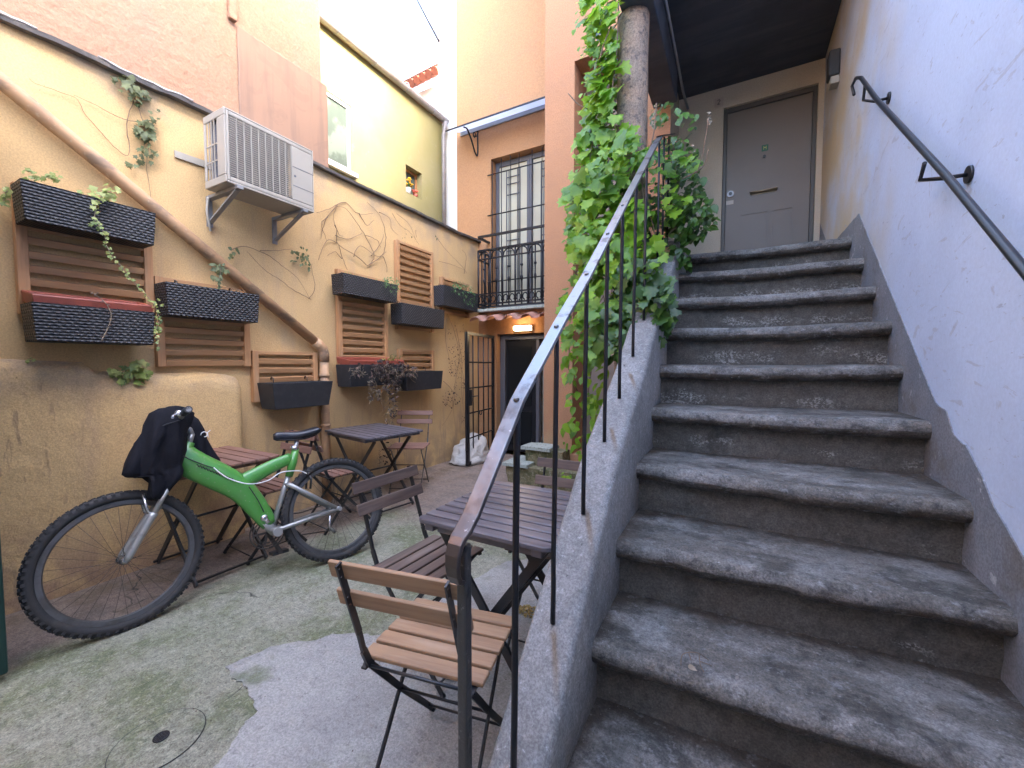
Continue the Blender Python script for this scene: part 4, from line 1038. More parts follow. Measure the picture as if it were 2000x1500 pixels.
wallvine('bare_vine', 'wispy dry tendrils on the wall above the tall slatted trellis', 'vine', [
    [(765,415),(780,440),(800,455),(815,478)], [(775,420),(800,440),(812,465)], [(850,460),(870,490),(900,520),(910,535)], [(858,512),(880,515),(908,530)], [(905,535),(908,500),(900,490)], [(810,450),(812,466)]],
    .0028, leaves=[(795,462,16,8,.03,'oval'),(855,464,6,3,.035,'oval')])
wallvine('dry_creeper', 'withered brown creeper hanging on the wall beside the iron gate', 'vine', [
    [(872,610),(885,650),(895,690),(890,730),(882,780),(888,830)], [(890,640),(900,700),(900,760),(905,810)], [(865,745),(885,770),(880,800),(862,832)], [(870,620),(868,660),(880,720)], [(895,700),(905,740),(902,790)]],
    .003, leaves=[(895,690,22,80,.028,'oval'),(888,720,16,50,.028,'oval'),(882,780,18,60,.032,'oval'),(888,645,22,22,.026,'oval'),(898,750,14,30,.028,'oval'),(902,820,8,8,.028,'oval')], lm='dryleaf')
# strand growing down from left planter
def strand(name, label, pts_px, x, lm, sz, step=9, kd='ivy', extra=()):
    t = thing(name, tuple(onX(*pts_px[0], x)), label, 'ivy')
    P = smooth_path([onX(px, py, x)+Vector((random.uniform(-.01,.01),0,0)) for px, py in pts_px], 6)
    MB().tube(P, .0022, 5).build('stem', M['stem'], t)
    lb = MB()
    for i, p in enumerate(P):
        for _ in range(2 if i % 2 else 1):
            leaf(lb, p+rv(.012), Vector((1,-.5,.5))+rv(.5), Vector((0,.1,-1))+rv(.7), sz*random.uniform(.6,1.2), kd)
    for (px, py, rad, cnt, size) in extra:
        for _ in range(cnt):
            a = random.uniform(0,6.28); q = rad*math.sqrt(random.random())
            p = onX(px+q*math.cos(a), py+q*math.sin(a), x+random.uniform(-.06,.02))
            leaf(lb, p, Vector((1,-.5,.7))+rv(.7), Vector((0,.2,-.6))+rv(.6), size*random.uniform(.7,1.2), kd)
    lb.build('leaves', M[lm], t); return t
strand('trailing_ivy', 'pale ivy spilling over the topmost woven planter', [(205,375),(190,395),(185,430),(200,450),(210,480),(222,505)], -3.155, 'paleleaf', .03, extra=[(188,385,22,16,.06),(218,375,18,14,.055),(190,442,12,7,.05),(160,372,8,3,.04)])
strand('trailing_ivy', 'thin ivy strand with pale leaves hanging past the red lined planter', [(232,515),(255,545),(285,575),(302,600),(312,625),(305,650),(310,685)], -3.13, 'paleleaf', .028, extra=[(308,595,10,6,.035),(308,640,10,6,.04)])
strand('trailing_ivy', 'withered stems drooping over the front of the red lined planter', [(178,570),(205,590),(218,615),(212,640),(198,665)], -3.125, 'dryleaf', .014)
strand('ledge_ivy', 'bright ivy clump sprouting on top of the low wall ledge', [(215,725),(240,730),(265,735),(290,730)], -3.28, 'paleleaf', .05, extra=[(265,728,24,26,.075),(235,732,18,12,.06),(282,722,12,8,.07)])
strand('planter_sprout', 'dry sprouts standing in the topmost planter near its left end', [(60,345),(75,350),(100,345),(110,352)], -3.25, 'paleleaf', .03, extra=[(55,340,14,7,.04),(103,345,14,14,.035)])
strand('planter_sprout', 'small green seedling in the streaked planter touching the pipe', [(425,570),(426,550),(430,530),(428,520)], -3.24, 'dullleaf', .04, extra=[(428,530,17,24,.055)], kd='oval')
strand('wall_sprout', 'few stray ivy leaves hanging at the far left edge of the wall', [(5,400),(12,375),(20,370)], -3.3, 'paleleaf', .04, extra=[(8,395,14,6,.045),(60,705,14,5,.03)])
# grassy tufts and trailing greens in planters
def tuft(name, label, y0, y1, z, n, h, m, trail=0, xr=(-3.30,-3.18), width=.004, lean=.5):
    t = thing(name, (-3.25,(y0+y1)/2,z), label, 'plant')
    mb = MB()
    for _ in range(n):
        p = Vector((random.uniform(*xr), random.uniform(y0,y1), z)); d = Vector((random.uniform(-.2,.6)*lean, random.uniform(-.6,.6)*lean, 1)).normalized(); hh = h*random.uniform(.4,1)
        q = p+d*hh*.6; e = q+Vector((d.x*.6,d.y*.6,.1-trail*random.random()))*hh*.6; sd = d.cross(Vector((1,.3,0))).normalized()*width
        mb.add([p-sd,p+sd,q+sd,q-sd,e], [(0,1,2,3),(3,2,4)])
    mb.build('blades', M[m], t); return t
def bushy(name, label, spots, x, m, sz, kd='oval'):
    t = thing(name, tuple(onX(spots[0][0],spots[0][1],x)), label, 'plant')
    lb = MB()
    for (px,py,rx,ry,cnt) in spots:
        for _ in range(cnt):
            a = random.uniform(0,6.28); q = math.sqrt(random.random())
            leaf(lb, onX(px+q*rx*math.cos(a), py+q*ry*math.sin(a), x+random.uniform(-.12,.02)), Vector((1,-.4,.6))+rv(.8), Vector((0,.1,-.6))+rv(.8), sz*random.uniform(.6,1.3), kd)
    lb.build('leaves', M[m], t); return t
M['midleaf'] = mat('mid_green_leaf', (.07,.17,.05), .5, [dict(s=10, c=(.05,.11,.04), a=.7)], [], island=(.14,.28,.09), transl=.3)
bushy('trailing_plant', 'feathery green plant spilling from the right end of the high dark planter', [(762,552,18,12,120),(770,565,10,10,50)], -3.14, 'midleaf', .025)
bushy('trailing_plant', 'lush green plant trailing over the planter nearest the balcony', [(905,568,24,12,150),(918,585,14,14,90),(895,555,12,8,30)], -3.14, 'midleaf', .03)
tuft('grass_tuft', 'thin pale grass tufts growing in the high dark planter', 2.62,3.2,2.10,60,.12,'paleleaf')
tuft('grass_tuft', 'straggly dry grass in the faded wicker planter', 3.6,4.0,1.93,50,.12,'stem', trail=.6)
tuft('spiky_plant', 'spiky grey green plant rising from the planter with dead growth', 3.15,3.30,1.26,26,.26,'paleleaf', width=.008, lean=.9)
def tangle(name, label, spots, x, n_st, m='dryleaf'):
    t = thing(name, tuple(onX(spots[0][0],spots[0][1],x)), label, 'dead plant')
    lb = MB(); sb = MB()
    for (px,py,rx,ry,cnt) in spots:
        for _ in range(cnt):
            a = random.uniform(0,6.28); q = math.sqrt(random.random())
            leaf(lb, onX(px+q*rx*math.cos(a), py+q*ry*math.sin(a), x+random.uniform(-.06,.05)), rv(1), Vector((0,.1,-.6))+rv(.8), .045*random.uniform(.5,1.2), 'oval')
        for _ in range(n_st):
            c = Vector((px+random.uniform(-rx,rx), py+random.uniform(-ry,ry)*.6, 0)); P = []
            dx = random.uniform(-12,12); dy = random.uniform(-6,20)
            for k in range(5): P.append(onX(c.x+dx*k/4+random.uniform(-3,3), c.y+dy*k/4+random.uniform(-3,3), x+random.uniform(-.03,.05)))
            sb.tube(smooth_path(P,3), .0018, 4)
    lb.build('leaves', M[m], t); sb.build('stems', M['stem'], t); return t
tangle('dead_plant', 'tangle of withered brown growth drooping from the paired low planters', [(745,722,22,20,170),(780,722,24,16,130),(765,750,16,20,110),(800,725,16,12,50),(768,790,9,28,70),(725,760,5,30,30),(738,770,4,14,14),(700,725,10,16,25),(760,830,8,20,24),(752,880,14,26,26)], -3.10, 16)

# ================================================================== FURNITURE
def make_chair(wm, label, metal='black'):
    t = thing('folding_chair', (0,0,0), label, 'chair', 'slatted folding bistro chairs in the courtyard')
    hw = .19
    for k in range(5):
        y = -.145+k*.063
        s = MB().box(-hw, y, .442, hw, y+.052, .456)
        s.build('seat_slat', M[wm], t, bevel=.004)
    def rake(z): return -.165-(z-.45)*.33
    for z in (.745, .655):
        mb = MB(); y = rake(z+.02); 
        mb.bar((-.196, y+.012, z+.02), (.196, y+.012, z+.02), .012, .050, (0,-.3,1)); mb.build('back_slat', M[wm], t, bevel=.003)
    for s in (-1,1):
        x = s*.154
        mb = MB()
        P = [(x,rake(.79),.79),(x,rake(.62),.62),(x,rake(.56),.56),(x,-.185,.50),(x,-.160,.445),(x,-.02,.27),(x,.20,.012)]
        for i in range(len(P)-1): mb.bar(P[i], P[i+1], .006 if i < 2 or i > 3 else .010, .020 if i != 2 else .014, (0,1,.3))
        mb.tube([(x-.01,.20,.008),(x+.01,.20,.008)], .009, 8)
        mb.build('back_leg', M[metal], t)
        mb = MB(); x2 = s*.155
        mb.bar((x2,.135,.436),(x2,-.20,.012),.006,.018,(0,1,.3)); mb.bar((s*.163,-.175,.437),(s*.163,.16,.437),.016,.006)
        mb.build('front_leg', M[metal], t)
        mb = MB()
        for z in (.745,.655):
            for dz in (.008,.032): mb.sph((x, rake(z+dz)-.0042, z+dz), .0045, 6, 4)
        mb.build('screws', M['chrome'], t)
    mb = MB()
    for (y, z, w_) in ((-.158,.436,.175),(-.115,.425,.165),(.175,.045,.165),(-.175,.045,.152),(.0,.245,.155)): MB().tube([(-w_,y,z),(w_,y,z)], .0045, 6).build('cross_rod', M[metal], t)
    return t
c1 = make_chair('chairwood', 'tan slatted folding chair in the foreground with its back to the viewer')
def setch(c, x, y, rz, label=None, wm=None):
    c.location = (x, y, 0); c.rotation_euler = (0,0,R(rz))
    if label: c['label'] = label
    if wm:
        for ch in c.children:
            if ch.name.startswith(('seat_slat','back_slat')):
                ch.data = ch.data.copy(); ch.data.materials[0] = M[wm]
setch(c1, -.785, .985, 11)
specs = [(-1.17,1.375,-92,'weathered brown folding chair between the bicycle and the near table','greywood'),
    (-.745,1.78,183,'grey brown folding chair pushed under the far side of the near table','greywood'),
    (-3.0,3.22,208,'reddish folding chair standing by the wall past the far table','reddish'),
    (-2.90,1.66,177,'reddish folding chair facing the table behind the bicycle frame','reddish'),
    (-2.83,2.20,-8,'reddish folding chair behind the bicycle rear wheel facing the far table','reddish')]
for (x,y,rz_,lb_,wm) in specs: setch(copy_tree(c1), x, y, rz_, lb_, wm)

def make_table(name_label, sx, sy, nslat, wm, loc, rz_, legw=.028):
    t = thing('folding_table', (0,0,0), name_label, 'table', 'slatted folding bistro tables')
    gp = .011; w_ = (sy-gp*(nslat-1))/nslat
    for k in range(nslat):
        y = -sy/2+k*(w_+gp); s = MB()
        if k in (0, nslat-1):     # end slats with rounded outer corners
            rr = .035; sg = -1 if k == 0 else 1; yo = y if k == 0 else y+w_; yi = y+w_ if k == 0 else y
            poly = [(-sx/2, yi)]+[(-sx/2+rr-rr*math.cos(a), yo-sg*rr+sg*rr*math.sin(a)) for a in [math.pi/2*i/5 for i in range(6)]]
            poly += [(-q[0], q[1]) for q in poly[::-1]]
            s.prism([(q[0], q[1], .683) for q in poly], (0,0,.017))
        else: s.box(-sx/2, y, .683, sx/2, y+w_, .70)
        s.build('top_slat', M[wm], t, bevel=.0035)
    for x in (-sx*.40, sx*.40): MB().box(x-.02, -sy/2+.012, .655, x+.02, sy/2-.012, .6825).build('batten', M[wm], t, bevel=.003)
    for y in (-sy*.42, sy*.42): MB().box(-sx*.40+.021, y-.011, .645, sx*.40-.021, y+.011, .6815).build('apron', M[wm], t, bevel=.003)
    for s in (-1,1):
        y = s*sy*.36
        MB().bar((-sx*.40,y,.652),(sx*.40,y,.014),.012,legw,(1,0,.8)).build('leg', M['black'], t)
        y2 = s*sy*.31
        MB().bar((sx*.40,y2,.652),(-sx*.40,y2,.014),.012,legw,(1,0,-.8)).build('leg', M['black'], t)
    MB().tube([(0,-sy*.37,.333),(0,sy*.37,.333)], .008, 8).build('pivot_rod', M['black'], t)
    for sx_ in (-1,1): MB().bar((sx_*sx*.38,-sy*.36,.03),(sx_*sx*.38,sy*.36,.03),.016,.010).build('foot_bar', M['black'], t)
    t.location = loc; t.rotation_euler = (0,0,R(rz_))
    return t
make_table('large weathered slatted table beside the stair curb in front', .575, .60, 10, 'tablewood', (-.805,1.50,0), 0, .034)
make_table('dark slatted folding table near the wall in the middle distance', .74, .58, 8, 'tablewood', (-2.92,2.67,0), -10)
make_table('reddish slatted folding table against the wall behind the bicycle', .70, .56, 7, 'reddish', (-3.0,1.35,0), 0)

# ================================================================== BICYCLE
psi, lam = .28, .225
e_ = Vector((-math.sin(psi), -math.cos(psi), 0)); n0 = Vector((math.cos(psi), -math.sin(psi), 0))
u_ = Vector((0,0,1))*math.cos(lam) - n0*math.sin(lam); n_2 = n0*math.cos(lam) + Vector((0,0,1))*math.sin(lam)
B0 = Vector((-2.364,1.82,0)) - u_*.335 + Vector((0,0,.335*math.cos(lam)))
B0 = Vector((-2.364,1.82,.335*math.cos(lam))) - u_*.335
def B(a, c, b=0): return B0 + e_*a + u_*c + n_2*b
bk = thing('bicycle', tuple(B(.5,0)), 'green full suspension style bicycle with silver fork leaning by the wall', 'bicycle')
def wheel(cn, ax, fwd, upv):
    ax = ax.normalized()
    ty = MB(); Rr, r_ = .311, .0235
    ty.torus(cn, ax, Rr, r_, 72, 10)
    e1 = fwd.normalized(); e2 = ax.cross(e1).normalized()
    for i in range(64):
        a = 2*math.pi*i/64
        for (off, da) in ((.009,0),(-.009,.05),(.020,.05),(-.020,0)):
            o = e1*math.cos(a+da)+e2*math.sin(a+da); tg = e1*-math.sin(a+da)+e2*math.cos(a+da)
            rr = Rr+r_*math.cos(min(1.2,abs(off)/r_*1.15))-.001; c = cn+o*rr+ax*off
            ty.bar(c-tg*.0065, c+tg*.0065, .009, .013, o)
    w_ = ty.build('wheel', M['tyre'], bk)
    rm = MB(); rings = []
    for i in range(72):
        a = 2*math.pi*i/72; o = e1*math.cos(a)+e2*math.sin(a)
        rings.append([cn+o*.290+ax*.012, cn+o*.290-ax*.012, cn+o*.270-ax*.011, cn+o*.264, cn+o*.270+ax*.011])
    rings.append(rings[0]); rm.loft(rings, cap=False, smooth=False); rm.build('rim', M['rim'], w_)
    sp = MB()
    for i in range(32):
        a = 2*math.pi*i/32; s = 1 if i % 2 else -1; a2 = a+(.55 if (i//2) % 2 else -.55)
        sp.tube([cn+(e1*math.cos(a2)+e2*math.sin(a2))*.020+ax*.030*s, cn+(e1*math.cos(a)+e2*math.sin(a))*.268], .0009, 4)
    sp.build('spokes', M['spoke'], w_)
    hb = MB(); hb.tube([cn-ax*.05, cn-ax*.032, cn-ax*.028, cn+ax*.028, cn+ax*.032, cn+ax*.05], [.008,.022,.014,.014,.022,.008], 12); hb.build('hub', M['chrome'], w_)
    return w_
rh = B(0,.335); wheel(rh, n_2, e_, u_)
fh = Vector((-2.654,.814,.335*math.cos(.18)))
ps2, lm2 = psi-.17, .18
fe = Vector((-math.sin(ps2), -math.cos(ps2), 0)); fn0 = Vector((math.cos(ps2), -math.sin(ps2), 0)); fn = fn0*math.cos(lm2)+Vector((0,0,1))*math.sin(lm2)
wheel(fh, fn, fe, u_)
# frame
fr = MB()
P = [B(.79,.85),B(.775,.80),B(.74,.755),B(.64,.675),B(.53,.575),B(.45,.44),B(.40,.335)]
fr.tube(smooth_path(P,3), [.050+.026*math.sin(min(1,i/5)*1.57)-.034*max(0,(i-9)/9)**1.5 for i in range(19)], 18, flat=.55, upv=u_)
fr.tube(smooth_path([B(.55,.60),B(.47,.635),B(.36,.68),B(.245,.715)],4), [.052-.018*(i/12) for i in range(13)], 14, flat=.55, upv=u_)
fr.tube([B(.212,.775),B(.235,.69),B(.268,.60)], [.022,.026,.022], 12)
fr.tube([B(.755,.885),B(.81,.745)], .026, 14)
fo = fr.build('frame', M['green'], bk)
# script-like mark on the beam (illegible strokes)
mb = MB(); pts = []
for i in range(60):
    f = i/59; a = .735-.165*f; c = .775-.115*f+.007*math.sin(i*1.35)
    pts.append(B(a, c-.022, .0445+.003*math.sin(f*3)))
mb.tube(pts, .0022, 4); mb.build('lettering', M['ink'], fo)
sw = MB(); sw.tube([B(.272,.60),B(.30,.53),B(.385,.315)], .016, 12); sw.tube([B(.29,.555,0),B(.27,.545,.03),B(.02,.345,.062)], [.017,.015,.013], 10); sw.tube([B(.29,.555,0),B(.27,.545,-.03),B(.02,.345,-.062)], [.017,.015,.013], 10)
sw.tube([B(.40,.30,.02),B(.34,.30,.045),B(.01,.335,.062)], [.015,.013,.012], 10); sw.tube([B(.40,.30,-.02),B(.34,.30,-.045),B(.01,.335,-.062)], [.015,.013,.012], 10)
sw.tube([B(.435,.36,.0),B(.375,.29,.0)], [.022,.030], 12); sw.tube([B(.37,.285,-.05),B(.37,.285,.055)], .026, 14); sw.tube([B(0,.335,-.075),B(0,.335,.075)], .014, 10)
sw.build('swingarm', M['silver'], bk)
ck = MB()
for rr in (.095,.078,.06): ck.torus(B(.40,.285,-.055), n_2, rr, .004, 40, 6)
for i in range(5):
    a = i*1.257; ck.bar(B(.40,.285,-.055), B(.40,.285,-.055)+(e_*math.cos(a)+u_*math.sin(a))*.078, .012,.006, n_2)
ck.bar(B(.40,.285,-.075), B(.33,.14,-.08), .022,.012, n_2); ck.tube([B(.33,.14,-.08),B(.33,.14,-.16)], .008, 8)
ck = ck.build('crankset', mat('greasy_steel', (.10,.09,.085), .5, metal=.7), bk)
MB().box(0,0,0,.001,.001,.001)
pd = MB(); c = B(.33,.14,-.13); pd.bar(c-e_*.045, c+e_*.045, .09, .018, u_); pd.build('pedal', M['blackmatte'], ck)
dr_ = MB(); dr_.tube([B(.42,.40,.0),B(.425,.375,.025),B(.41,.35,.03)], .013, 8); dr_.sph(B(.43,.385,.02), .022, 8, 6); dr_.build('front_derailleur', M['chrome'], bk); dr_ = MB(); dr_.tube([B(.02,.29,-.06),B(.03,.22,-.065),B(.0,.17,-.06)], .012, 8); dr_.build('rear_derailleur', M['chrome'], bk)
ch = MB()
ch.tube([B(.40,.285+.092,-.055),B(.2,.355,-.058),B(0,.335+.04,-.06)], .004, 5); ch.tube([B(.40,.285-.092,-.055),B(.2,.215,-.058),B(.01,.19,-.06)], .004, 5); ch.build('chain', mat('oily_chain', (.05,.045,.04), .5, metal=.6), bk)
# rear brake
br = MB(); 
for s in (-1,1): br.tube([B(.16,.50,s*.04),B(.15,.56,s*.045),B(.16,.60,s*.02)], .007, 6)
br.sph(B(.16,.595,.03), .012, 8, 5); br.build('rear_brake', M['black'], bk)
MB().tube(smooth_path([B(.66,.725,.045),B(.60,.655,.05),B(.50,.600,.055),B(.40,.60,.055),B(.32,.635,.045),B(.22,.625,.05),B(.17,.60,.03)],5), .0035, 6).build('brake_cable', M['white'], bk)
MB().tube(smooth_path([B(.80,1.0,.10),B(.86,.95,.09),B(.84,.86,.06),B(.78,.80,.060),B(.70,.745,.05),B(.66,.725,.045)],5), .003, 6).build('gear_cable', M['blackmatte'], bk)
MB().tube(smooth_path([B(.80,1.0,.12),B(.90,.96,.10),B(.93,.84,.07),B(.90,.72,.05),B(.88,.68,.03)],5), .003, 6).build('front_brake_cable', M['blackmatte'], bk)
MB().tube(smooth_path([B(.50,.585,.05),B(.46,.50,.045),B(.43,.42,.03)],4), .0028, 6).build('derailleur_cable', M['blackmatte'], bk)
sp_ = MB(); sp_.tube([B(.228,.72),B(.195,.835)], .0135, 12); sp_.build('seat_post', M['silver'], bk)
MB().tube([B(.222,.765),B(.215,.785)], .027, 12).build('seat_clamp', M['chrome'], bk)
# saddle
sd = []; 
for i in range(15):
    f = i/14; a = .335-.275*f; wd = .018+.062*(max(0,f-.25)/.75)**1.3 if f > .25 else .018+.004*f; wd *= (1 if f < .93 else .8); wd *= (.5 if i == 0 else 1)
    cz = .855+.012*math.cos(f*6.28)*.6+.010*f; th = .029*(.6 if i in (0,14) else 1)
    sd.append([B(a, cz+th*math.sin(t_)*(1 if math.sin(t_) > 0 else 1.0), wd*math.cos(t_)) for t_ in [2*math.pi*k/14 for k in range(14)]])
MB().loft(sd).build('saddle', M['blackmatte'] if False else mat('black_saddle_vinyl', (.015,.016,.022), .3, [], [(30,.15,.003)]), bk)
rl = MB(); 
for s in (-1,1): rl.tube([B(.30,.838,s*.012),B(.22,.828,s*.02),B(.14,.828,s*.025),B(.08,.845,s*.03)], .0035, 6)
rl.sph(B(.195,.835), .018, 8, 6); rl.build('saddle_rail', M['iron'], bk)
# fork
fk = MB(); up1 = B(.845,.66)
for s in (-1,1):
    top = B(.862,.655, s*.062); end = fh+fn*s*.062; mid = top.lerp(end, .36)
    fk.tube([mid, mid.lerp(end,.08), mid.lerp(end,.9), end], [.020,.018,.017,.013], 12)
    fk.tube([top+(top-end)*.05, mid], .0125, 10)
fk.tube([B(.862,.660,-.07), B(.855,.668,0), B(.862,.660,.07)], .018, 10)
a1 = B(.862,.655,-.062).lerp(fh-fn*.062,.36); a2 = B(.862,.655,.062).lerp(fh+fn*.062,.36)
fk.tube([a1, (a1+a2)/2+e_*-.03+u_*.02, a2], .012, 8)
fk.tube([B(.855,.66), B(.81,.745)], .016, 10)
fk.build('fork', M['silver'], bk)
bb = MB()
for s in (-1,1): p = a1 if s < 0 else a2; bb.tube([p+e_*.02, p+e_*.03+u_*.05, p+e_*.035+u_*.10+n_2*(-s)*.02], .008, 6)
bb.build('front_brake', M['chrome'], bk)
sm_ = MB(); sm_.tube([B(.757,.88),B(.742,.93)], .015, 10); sm_.tube([B(.742,.925),B(.75,.955),B(.80,1.0)], .015, 10); sm_.build('stem', M['silver'], bk)
sm_ = MB(); sm_.tube([B(.758,.878),B(.756,.885)], .024, 12); sm_.build('headset', M['chrome'], bk)
hb = MB(); HB = [B(.78,1.035,.27),B(.79,1.03,.17),B(.80,1.005,.05),B(.80,1.005,-.05),B(.79,1.03,-.17),B(.78,1.035,-.27)]
hb.tube(HB, .0125, 10); hb = hb.build('handlebar', M['silver'], bk)
MB().tube([HB[0], HB[0].lerp(HB[1],.98)], .018, 12).build('grip', M['blackmatte'], hb)
MB().tube([HB[5], HB[5].lerp(HB[4],.98)], .018, 12).build('grip', M['blackmatte'], hb)
lv = MB(); lv.tube([HB[1]+e_*.01, HB[1]+e_*.045-u_*.01+n_2*.02, HB[1]+e_*.055-u_*.03+n_2*.09], .007, 8); lv.sph(HB[1]+e_*.02, .02, 8, 6); lv.build('brake_lever', M['chrome'], hb)

# jacket
t = thing('jacket', tuple(B(.8,1.0)), 'black jacket draped over the handlebars of the green bicycle', 'jacket')
def drape(levels, bc, T, folds, amp, seed):
    rings = []; N = 44
    for li, (c, a0, a1, ts) in enumerate(levels):
        ring = []
        for k in range(N):
            th = 2*math.pi*k/N; x = math.cos(th); y = math.sin(th)
            a = (a0+a1)/2 + (a1-a0)/2*x
            yb = math.copysign(abs(y)**.75, y)
            f_ = amp*math.sin(folds*a*30+seed+c*4)*min(1,(1.08-c)*4)
            b = bc + T*ts*yb + (f_ if y > 0 else -f_*.6)
            p = B(a, c, b) + wob((a*7, c*3, b*5+seed), 1.6, .020) + wob((a*26, c*6, b*18+seed), 1.3, .014) + wob((a*60, c*22, b*40+seed), 1.2, .005)
            ring.append(p)
        rings.append(ring)
    return rings
mb = MB()
L1 = [(1.085,.80,.83,.2),(1.075,.76,.88,.6),(1.05,.735,.915,.9),(1.0,.74,.95,1.0),(.95,.755,.965,1.0),(.90,.765,.985,1.0),(.85,.775,1.0,.95),(.80,.785,1.02,.9),(.755,.80,1.035,.85),(.735,.80,1.02,.8),(.725,.80,.96,.8),(.69,.81,.945,.75),(.655,.84,.95,.7),(.62,.86,.955,.6),(.605,.88,.94,.3)]
mb.loft(drape(L1[::-1], .055, .065, 2.2, .022, 1))
mb.build('front_drape', M['cloth'], t)
mb = MB()
L2 = [(1.08,.77,.82,.3),(1.06,.72,.86,.7),(1.02,.69,.86,1),(.96,.665,.86,1),(.90,.645,.86,1),(.84,.625,.85,1),(.78,.605,.83,.9),(.745,.60,.80,.8),(.735,.62,.78,.4)]
mb.loft(drape(L2[::-1], -.125, .055, 2.4, .018, 4)); bd = mb.build('back_drape', M['cloth'], t)
mb = MB(); lg = []
c0 = B(.675,.925,-.066)
mb.tube([c0+e_*.018*math.cos(a)*(1-a/12)+u_*.020*math.sin(a)*(1-a/12)+n_2*.004 for a in [k*.45 for k in range(12)]], .0028, 5)
mb.tube([c0-e_*.03+u_*.025, c0-e_*.015+u_*.012, c0-e_*.018-u_*.018], .0025, 5)
c1_ = B(.70,.845,-.062); mb.add([c1_-e_*.012+u_*.01, c1_+e_*.014+u_*.012, c1_-u_*.012, c1_+n_2*.003], [(0,2,3),(2,1,3),(1,0,3)])
mb.build('logo', M['white'], bd)

# ================================================================== GROUND THINGS
t = thing('drain_cover', (-1.72,.60,0), 'round concrete drain cover with small dark grating set in the yard floor', 'drain cover')
cx, cy = -1.725, .60
MB().tube([(cx,cy,.0005),(cx,cy,.004)], .129, 48).build('cover_disc', M['ground'], t)
mb = MB(); mb.torus((cx,cy,.0026), (0,0,1), .1305, .0015, 64, 5); mb.build('rim_gap', M['ink'], t)
cc = onZ(315,1442,0)
gr = MB().tube([(cc.x,cc.y,.004),(cc.x,cc.y,.0065)], .022, 24).build('grating', M['ink'], t)
mb = MB()
for k in range(-2,3): mb.box(cc.x-.016,cc.y+k*.007-.001,.0066,cc.x+.016,cc.y+k*.007+.001,.0085)
mb.torus((cc.x,cc.y,.0066), (0,0,1), .022, .002, 24, 5); mb.build('grating_bars', M['iron'], gr)
# gate leaf edge at far left
t = thing('green_door_leaf', (-2.9,.42,0), 'dark green door leaf standing open at the left edge', 'door')
MB().box(-3.30, .385, .03, -2.60, .43, 2.7).build('leaf', M['darkgreen'], t, bevel=.01)
mb = MB(); mb.box(-3.2,.431,.3,-2.75,.437,1.2); mb.box(-3.2,.431,1.35,-2.75,.437,2.4); mb.build('panel', M['darkgreen'], t)
# golden litter beyond the curb
t = MB(); c = onZ(1028,1195,0)
for i in range(260):
    a = random.uniform(0,6.28); q = math.sqrt(random.random()); p = c+Vector((q*.09*math.cos(a)+.03, q*.05*math.sin(a), .008+.03*(1-q)*random.random()))
    leaf(t, p, Vector((0,0,1))+rv(.9), rv(1), random.uniform(.012,.025), 'oval')
tag(t.build('leaf_litter', M['debris']), 'small heap of golden dry litter under the near table', 'litter', kind=None)
# twig on the stair
t = thing('dry_twig', tuple(onZ(1345,1300,.4333)), 'dry twig with a curled leaf lying on the second stair', 'twig')
z = .4333+.012
P = lambda x, y, h=0: onZ(x, y, z+h)
mb = MB()
for ln in ([(1330,1300,0),(1332,1280,.01),(1345,1274,.02),(1365,1276,.02),(1385,1290,.0)], [(1365,1276,.02),(1368,1300,.005),(1375,1312,0)], [(1345,1274,.02),(1350,1290,.005)], [(1368,1292,.01),(1390,1300,0)]):
    mb.tube(smooth_path([P(*q) for q in ln],4), .0012, 5)
mb.build('stem', M['twig'], t)
mb = MB(); leaf(mb, P(1348,1302,.004), (0,-.5,1), (1,-.3,0), .035, 'oval'); mb.build('leaf', M['stem'], t)
# scattered small litter bits on the floor
sb = MB()
for i in range(520):
    x = random.uniform(-3.2,-.7); y = random.uniform(.5,4.2); p = Vector((x,y,.005)); leaf(sb, p, Vector((0,0,1))+rv(.4), rv(1), random.uniform(.004,.013), 'oval')
tag(sb.build('floor_litter', M['dryleaf']), 'tiny dry leaf fragments scattered over the yard floor', 'litter', kind='stuff')

# ================================================================== VIRGINIA CREEPER
t = thing('climbing_vine', (-.75,2.9,0), 'lush green vine climbing the column and spilling over the stair curb', 'vine')
bright = MB(); dark = MB(); stems = MB()
def blob(px, py, rx, ry, Y, dY, n, size, mb, kd='vine', facing=(-.1,-1,.75)):
    for _ in range(n):
        a = random.uniform(0,6.28); q = math.sqrt(random.random())
        p = onY(px+q*rx*math.cos(a), py+q*ry*math.sin(a), Y+random.uniform(-dY,dY))
        leaf(mb, p, Vector(facing)+rv(.65), Vector((0,-.1,-1))+rv(.6), size*random.choice((.45,.6,.8,.95,1.1,1.25))*random.uniform(.85,1.1), kd)
# high growth left of the column
for (px,py,rx,ry,n) in ((1165,20,36,40,34),(1172,85,36,45,36),(1180,150,28,45,30),(1175,215,36,40,36),(1165,280,42,42,40),(1150,340,36,30,26)):
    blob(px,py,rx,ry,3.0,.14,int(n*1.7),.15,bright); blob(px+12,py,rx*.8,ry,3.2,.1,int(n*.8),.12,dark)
for (px,py,rx,ry,n) in ((1150,60,30,60,26),(1165,190,34,60,30),(1150,300,34,50,26),(1240,330,50,40,34),(1120,420,30,50,20),(1190,520,60,80,50),(1170,640,50,60,40)): blob(px,py,rx,ry,2.62 if py > 300 else 2.9,.1,n,.065,bright,'oval')
for (px,py,rx,ry,n) in ((1215,250,22,30,8),(1235,300,36,30,16),(1205,130,12,50,7)): blob(px,py,rx,ry,2.85,.05,n,.13,bright)
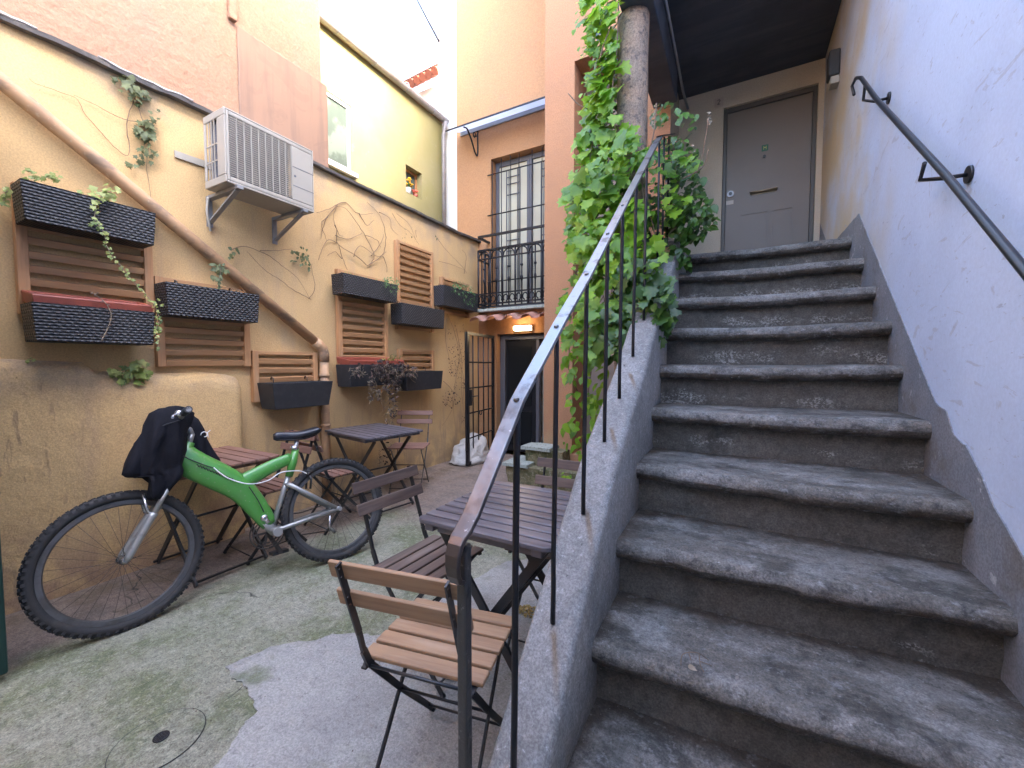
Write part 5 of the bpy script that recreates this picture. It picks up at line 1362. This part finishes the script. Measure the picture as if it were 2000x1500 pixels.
# middle
for (px,py,rx,ry,n) in ((1135,385,34,30,30),(1180,350,50,40,46),(1215,300,40,45,30),(1200,420,66,45,70),(1140,450,36,40,30),(1150,520,34,40,30),(1225,490,70,45,60)):
    blob(px,py,rx,ry,2.75,.2,int(n*1.5),.135,bright); blob(px+15,py+8,rx,ry,3.0,.12,n,.11,dark)
# right clump by the landing
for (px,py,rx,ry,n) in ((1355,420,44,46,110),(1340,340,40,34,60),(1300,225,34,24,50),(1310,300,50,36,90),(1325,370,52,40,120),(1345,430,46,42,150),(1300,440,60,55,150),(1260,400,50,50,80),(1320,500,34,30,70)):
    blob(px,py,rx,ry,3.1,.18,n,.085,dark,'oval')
for (px,py,rx,ry,n) in ((1290,330,40,40,24),(1330,320,36,30,22),(1300,400,50,40,26)): blob(px,py,rx,ry,2.9,.12,n,.10,bright)
blob(1345,240,22,24,3.1,.1,14,.10,dark,'oval')
# over the curb
for (px,py,rx,ry,n) in ((1250,550,60,46,100),(1235,620,60,44,90),(1285,600,38,54,70),(1200,660,46,46,70),(1245,665,34,34,40)):
    blob(px,py,rx,ry,2.45,.16,int(n*.8),.11,dark); blob(px-10,py,rx,ry,2.6,.1,int(n*1.1),.09,dark,'oval')
for (px,py,rx,ry,n) in ((1130,590,34,44,46),(1140,660,36,44,40),(1170,560,44,54,46),(1160,480,50,50,40),(1240,500,60,30,24)): blob(px,py,rx,ry,2.55,.2,int(n),.12,bright)
blob(1190,640,50,70,2.42,.1,26,.12,bright)
# hanging fringe outside the curb
for (px,py,rx,ry,n) in ((1120,720,24,30,24),(1165,720,24,44,36),(1135,790,36,26,26),(1125,850,28,34,22),(1150,880,26,40,30),(1120,925,22,18,8),(1160,800,16,34,22)):
    blob(px,py,rx,ry,2.7,.12,n,.10,bright,'oval')
blob(1290,650,20,20,2.35,.06,5,.10,dark)
bright.build('lit_tone_foliage', M['greenleaf'], t); dark.build('shade_tone_foliage', M['darkleaf'], t)  # two leaf colours: the darker one stands in for shade inside the growth
def stemline(pts, Y, r=.005):
    P_ = smooth_path([onY(px,py,Y)+rv(.01) for px,py in pts], 5); stems.tube(P_, [r*(1-.5*i/len(P_)) for i in range(len(P_))], 5)
for ln in ([(1210,0),(1205,100),(1195,200),(1215,300),(1240,400),(1230,520),(1215,620)], [(1195,50),(1170,120),(1185,200),(1160,280),(1150,350)], [(1250,330),(1260,420),(1250,500),(1245,600)], [(1160,700),(1150,780),(1165,860),(1160,930)],
    [(1120,640),(1110,720),(1140,790),(1125,860)], [(1270,400),(1240,480),(1250,560)], [(1210,300),(1180,290),(1150,270)], [(1200,470),(1170,540),(1150,620)],[(1280,200),(1275,260),(1260,330),(1265,400)],[(1385,230),(1375,300),(1360,340)],[(1330,350),(1370,330),(1385,300),(1383,290)],
    [(1110,180),(1130,200),(1150,210)]):
    stemline(ln, 2.9)
for _ in range(70):
    px = random.uniform(1120,1300); py = random.uniform(350,640); stemline([(px,py),(px+random.uniform(-20,20),py+40),(px+random.uniform(-30,30),py+90)], random.uniform(2.85,3.05), .003)
stems.build('stems', M['twig'], t)
for (px,py) in ((1278,225),(1275,245),(1385,225),(1388,240),(1355,290),(1280,210)):
    db = MB(); blob(px,py,5,8,2.95,.03,7,.03,db,'oval'); db.build('dry_flower_head', M['stem'], t)
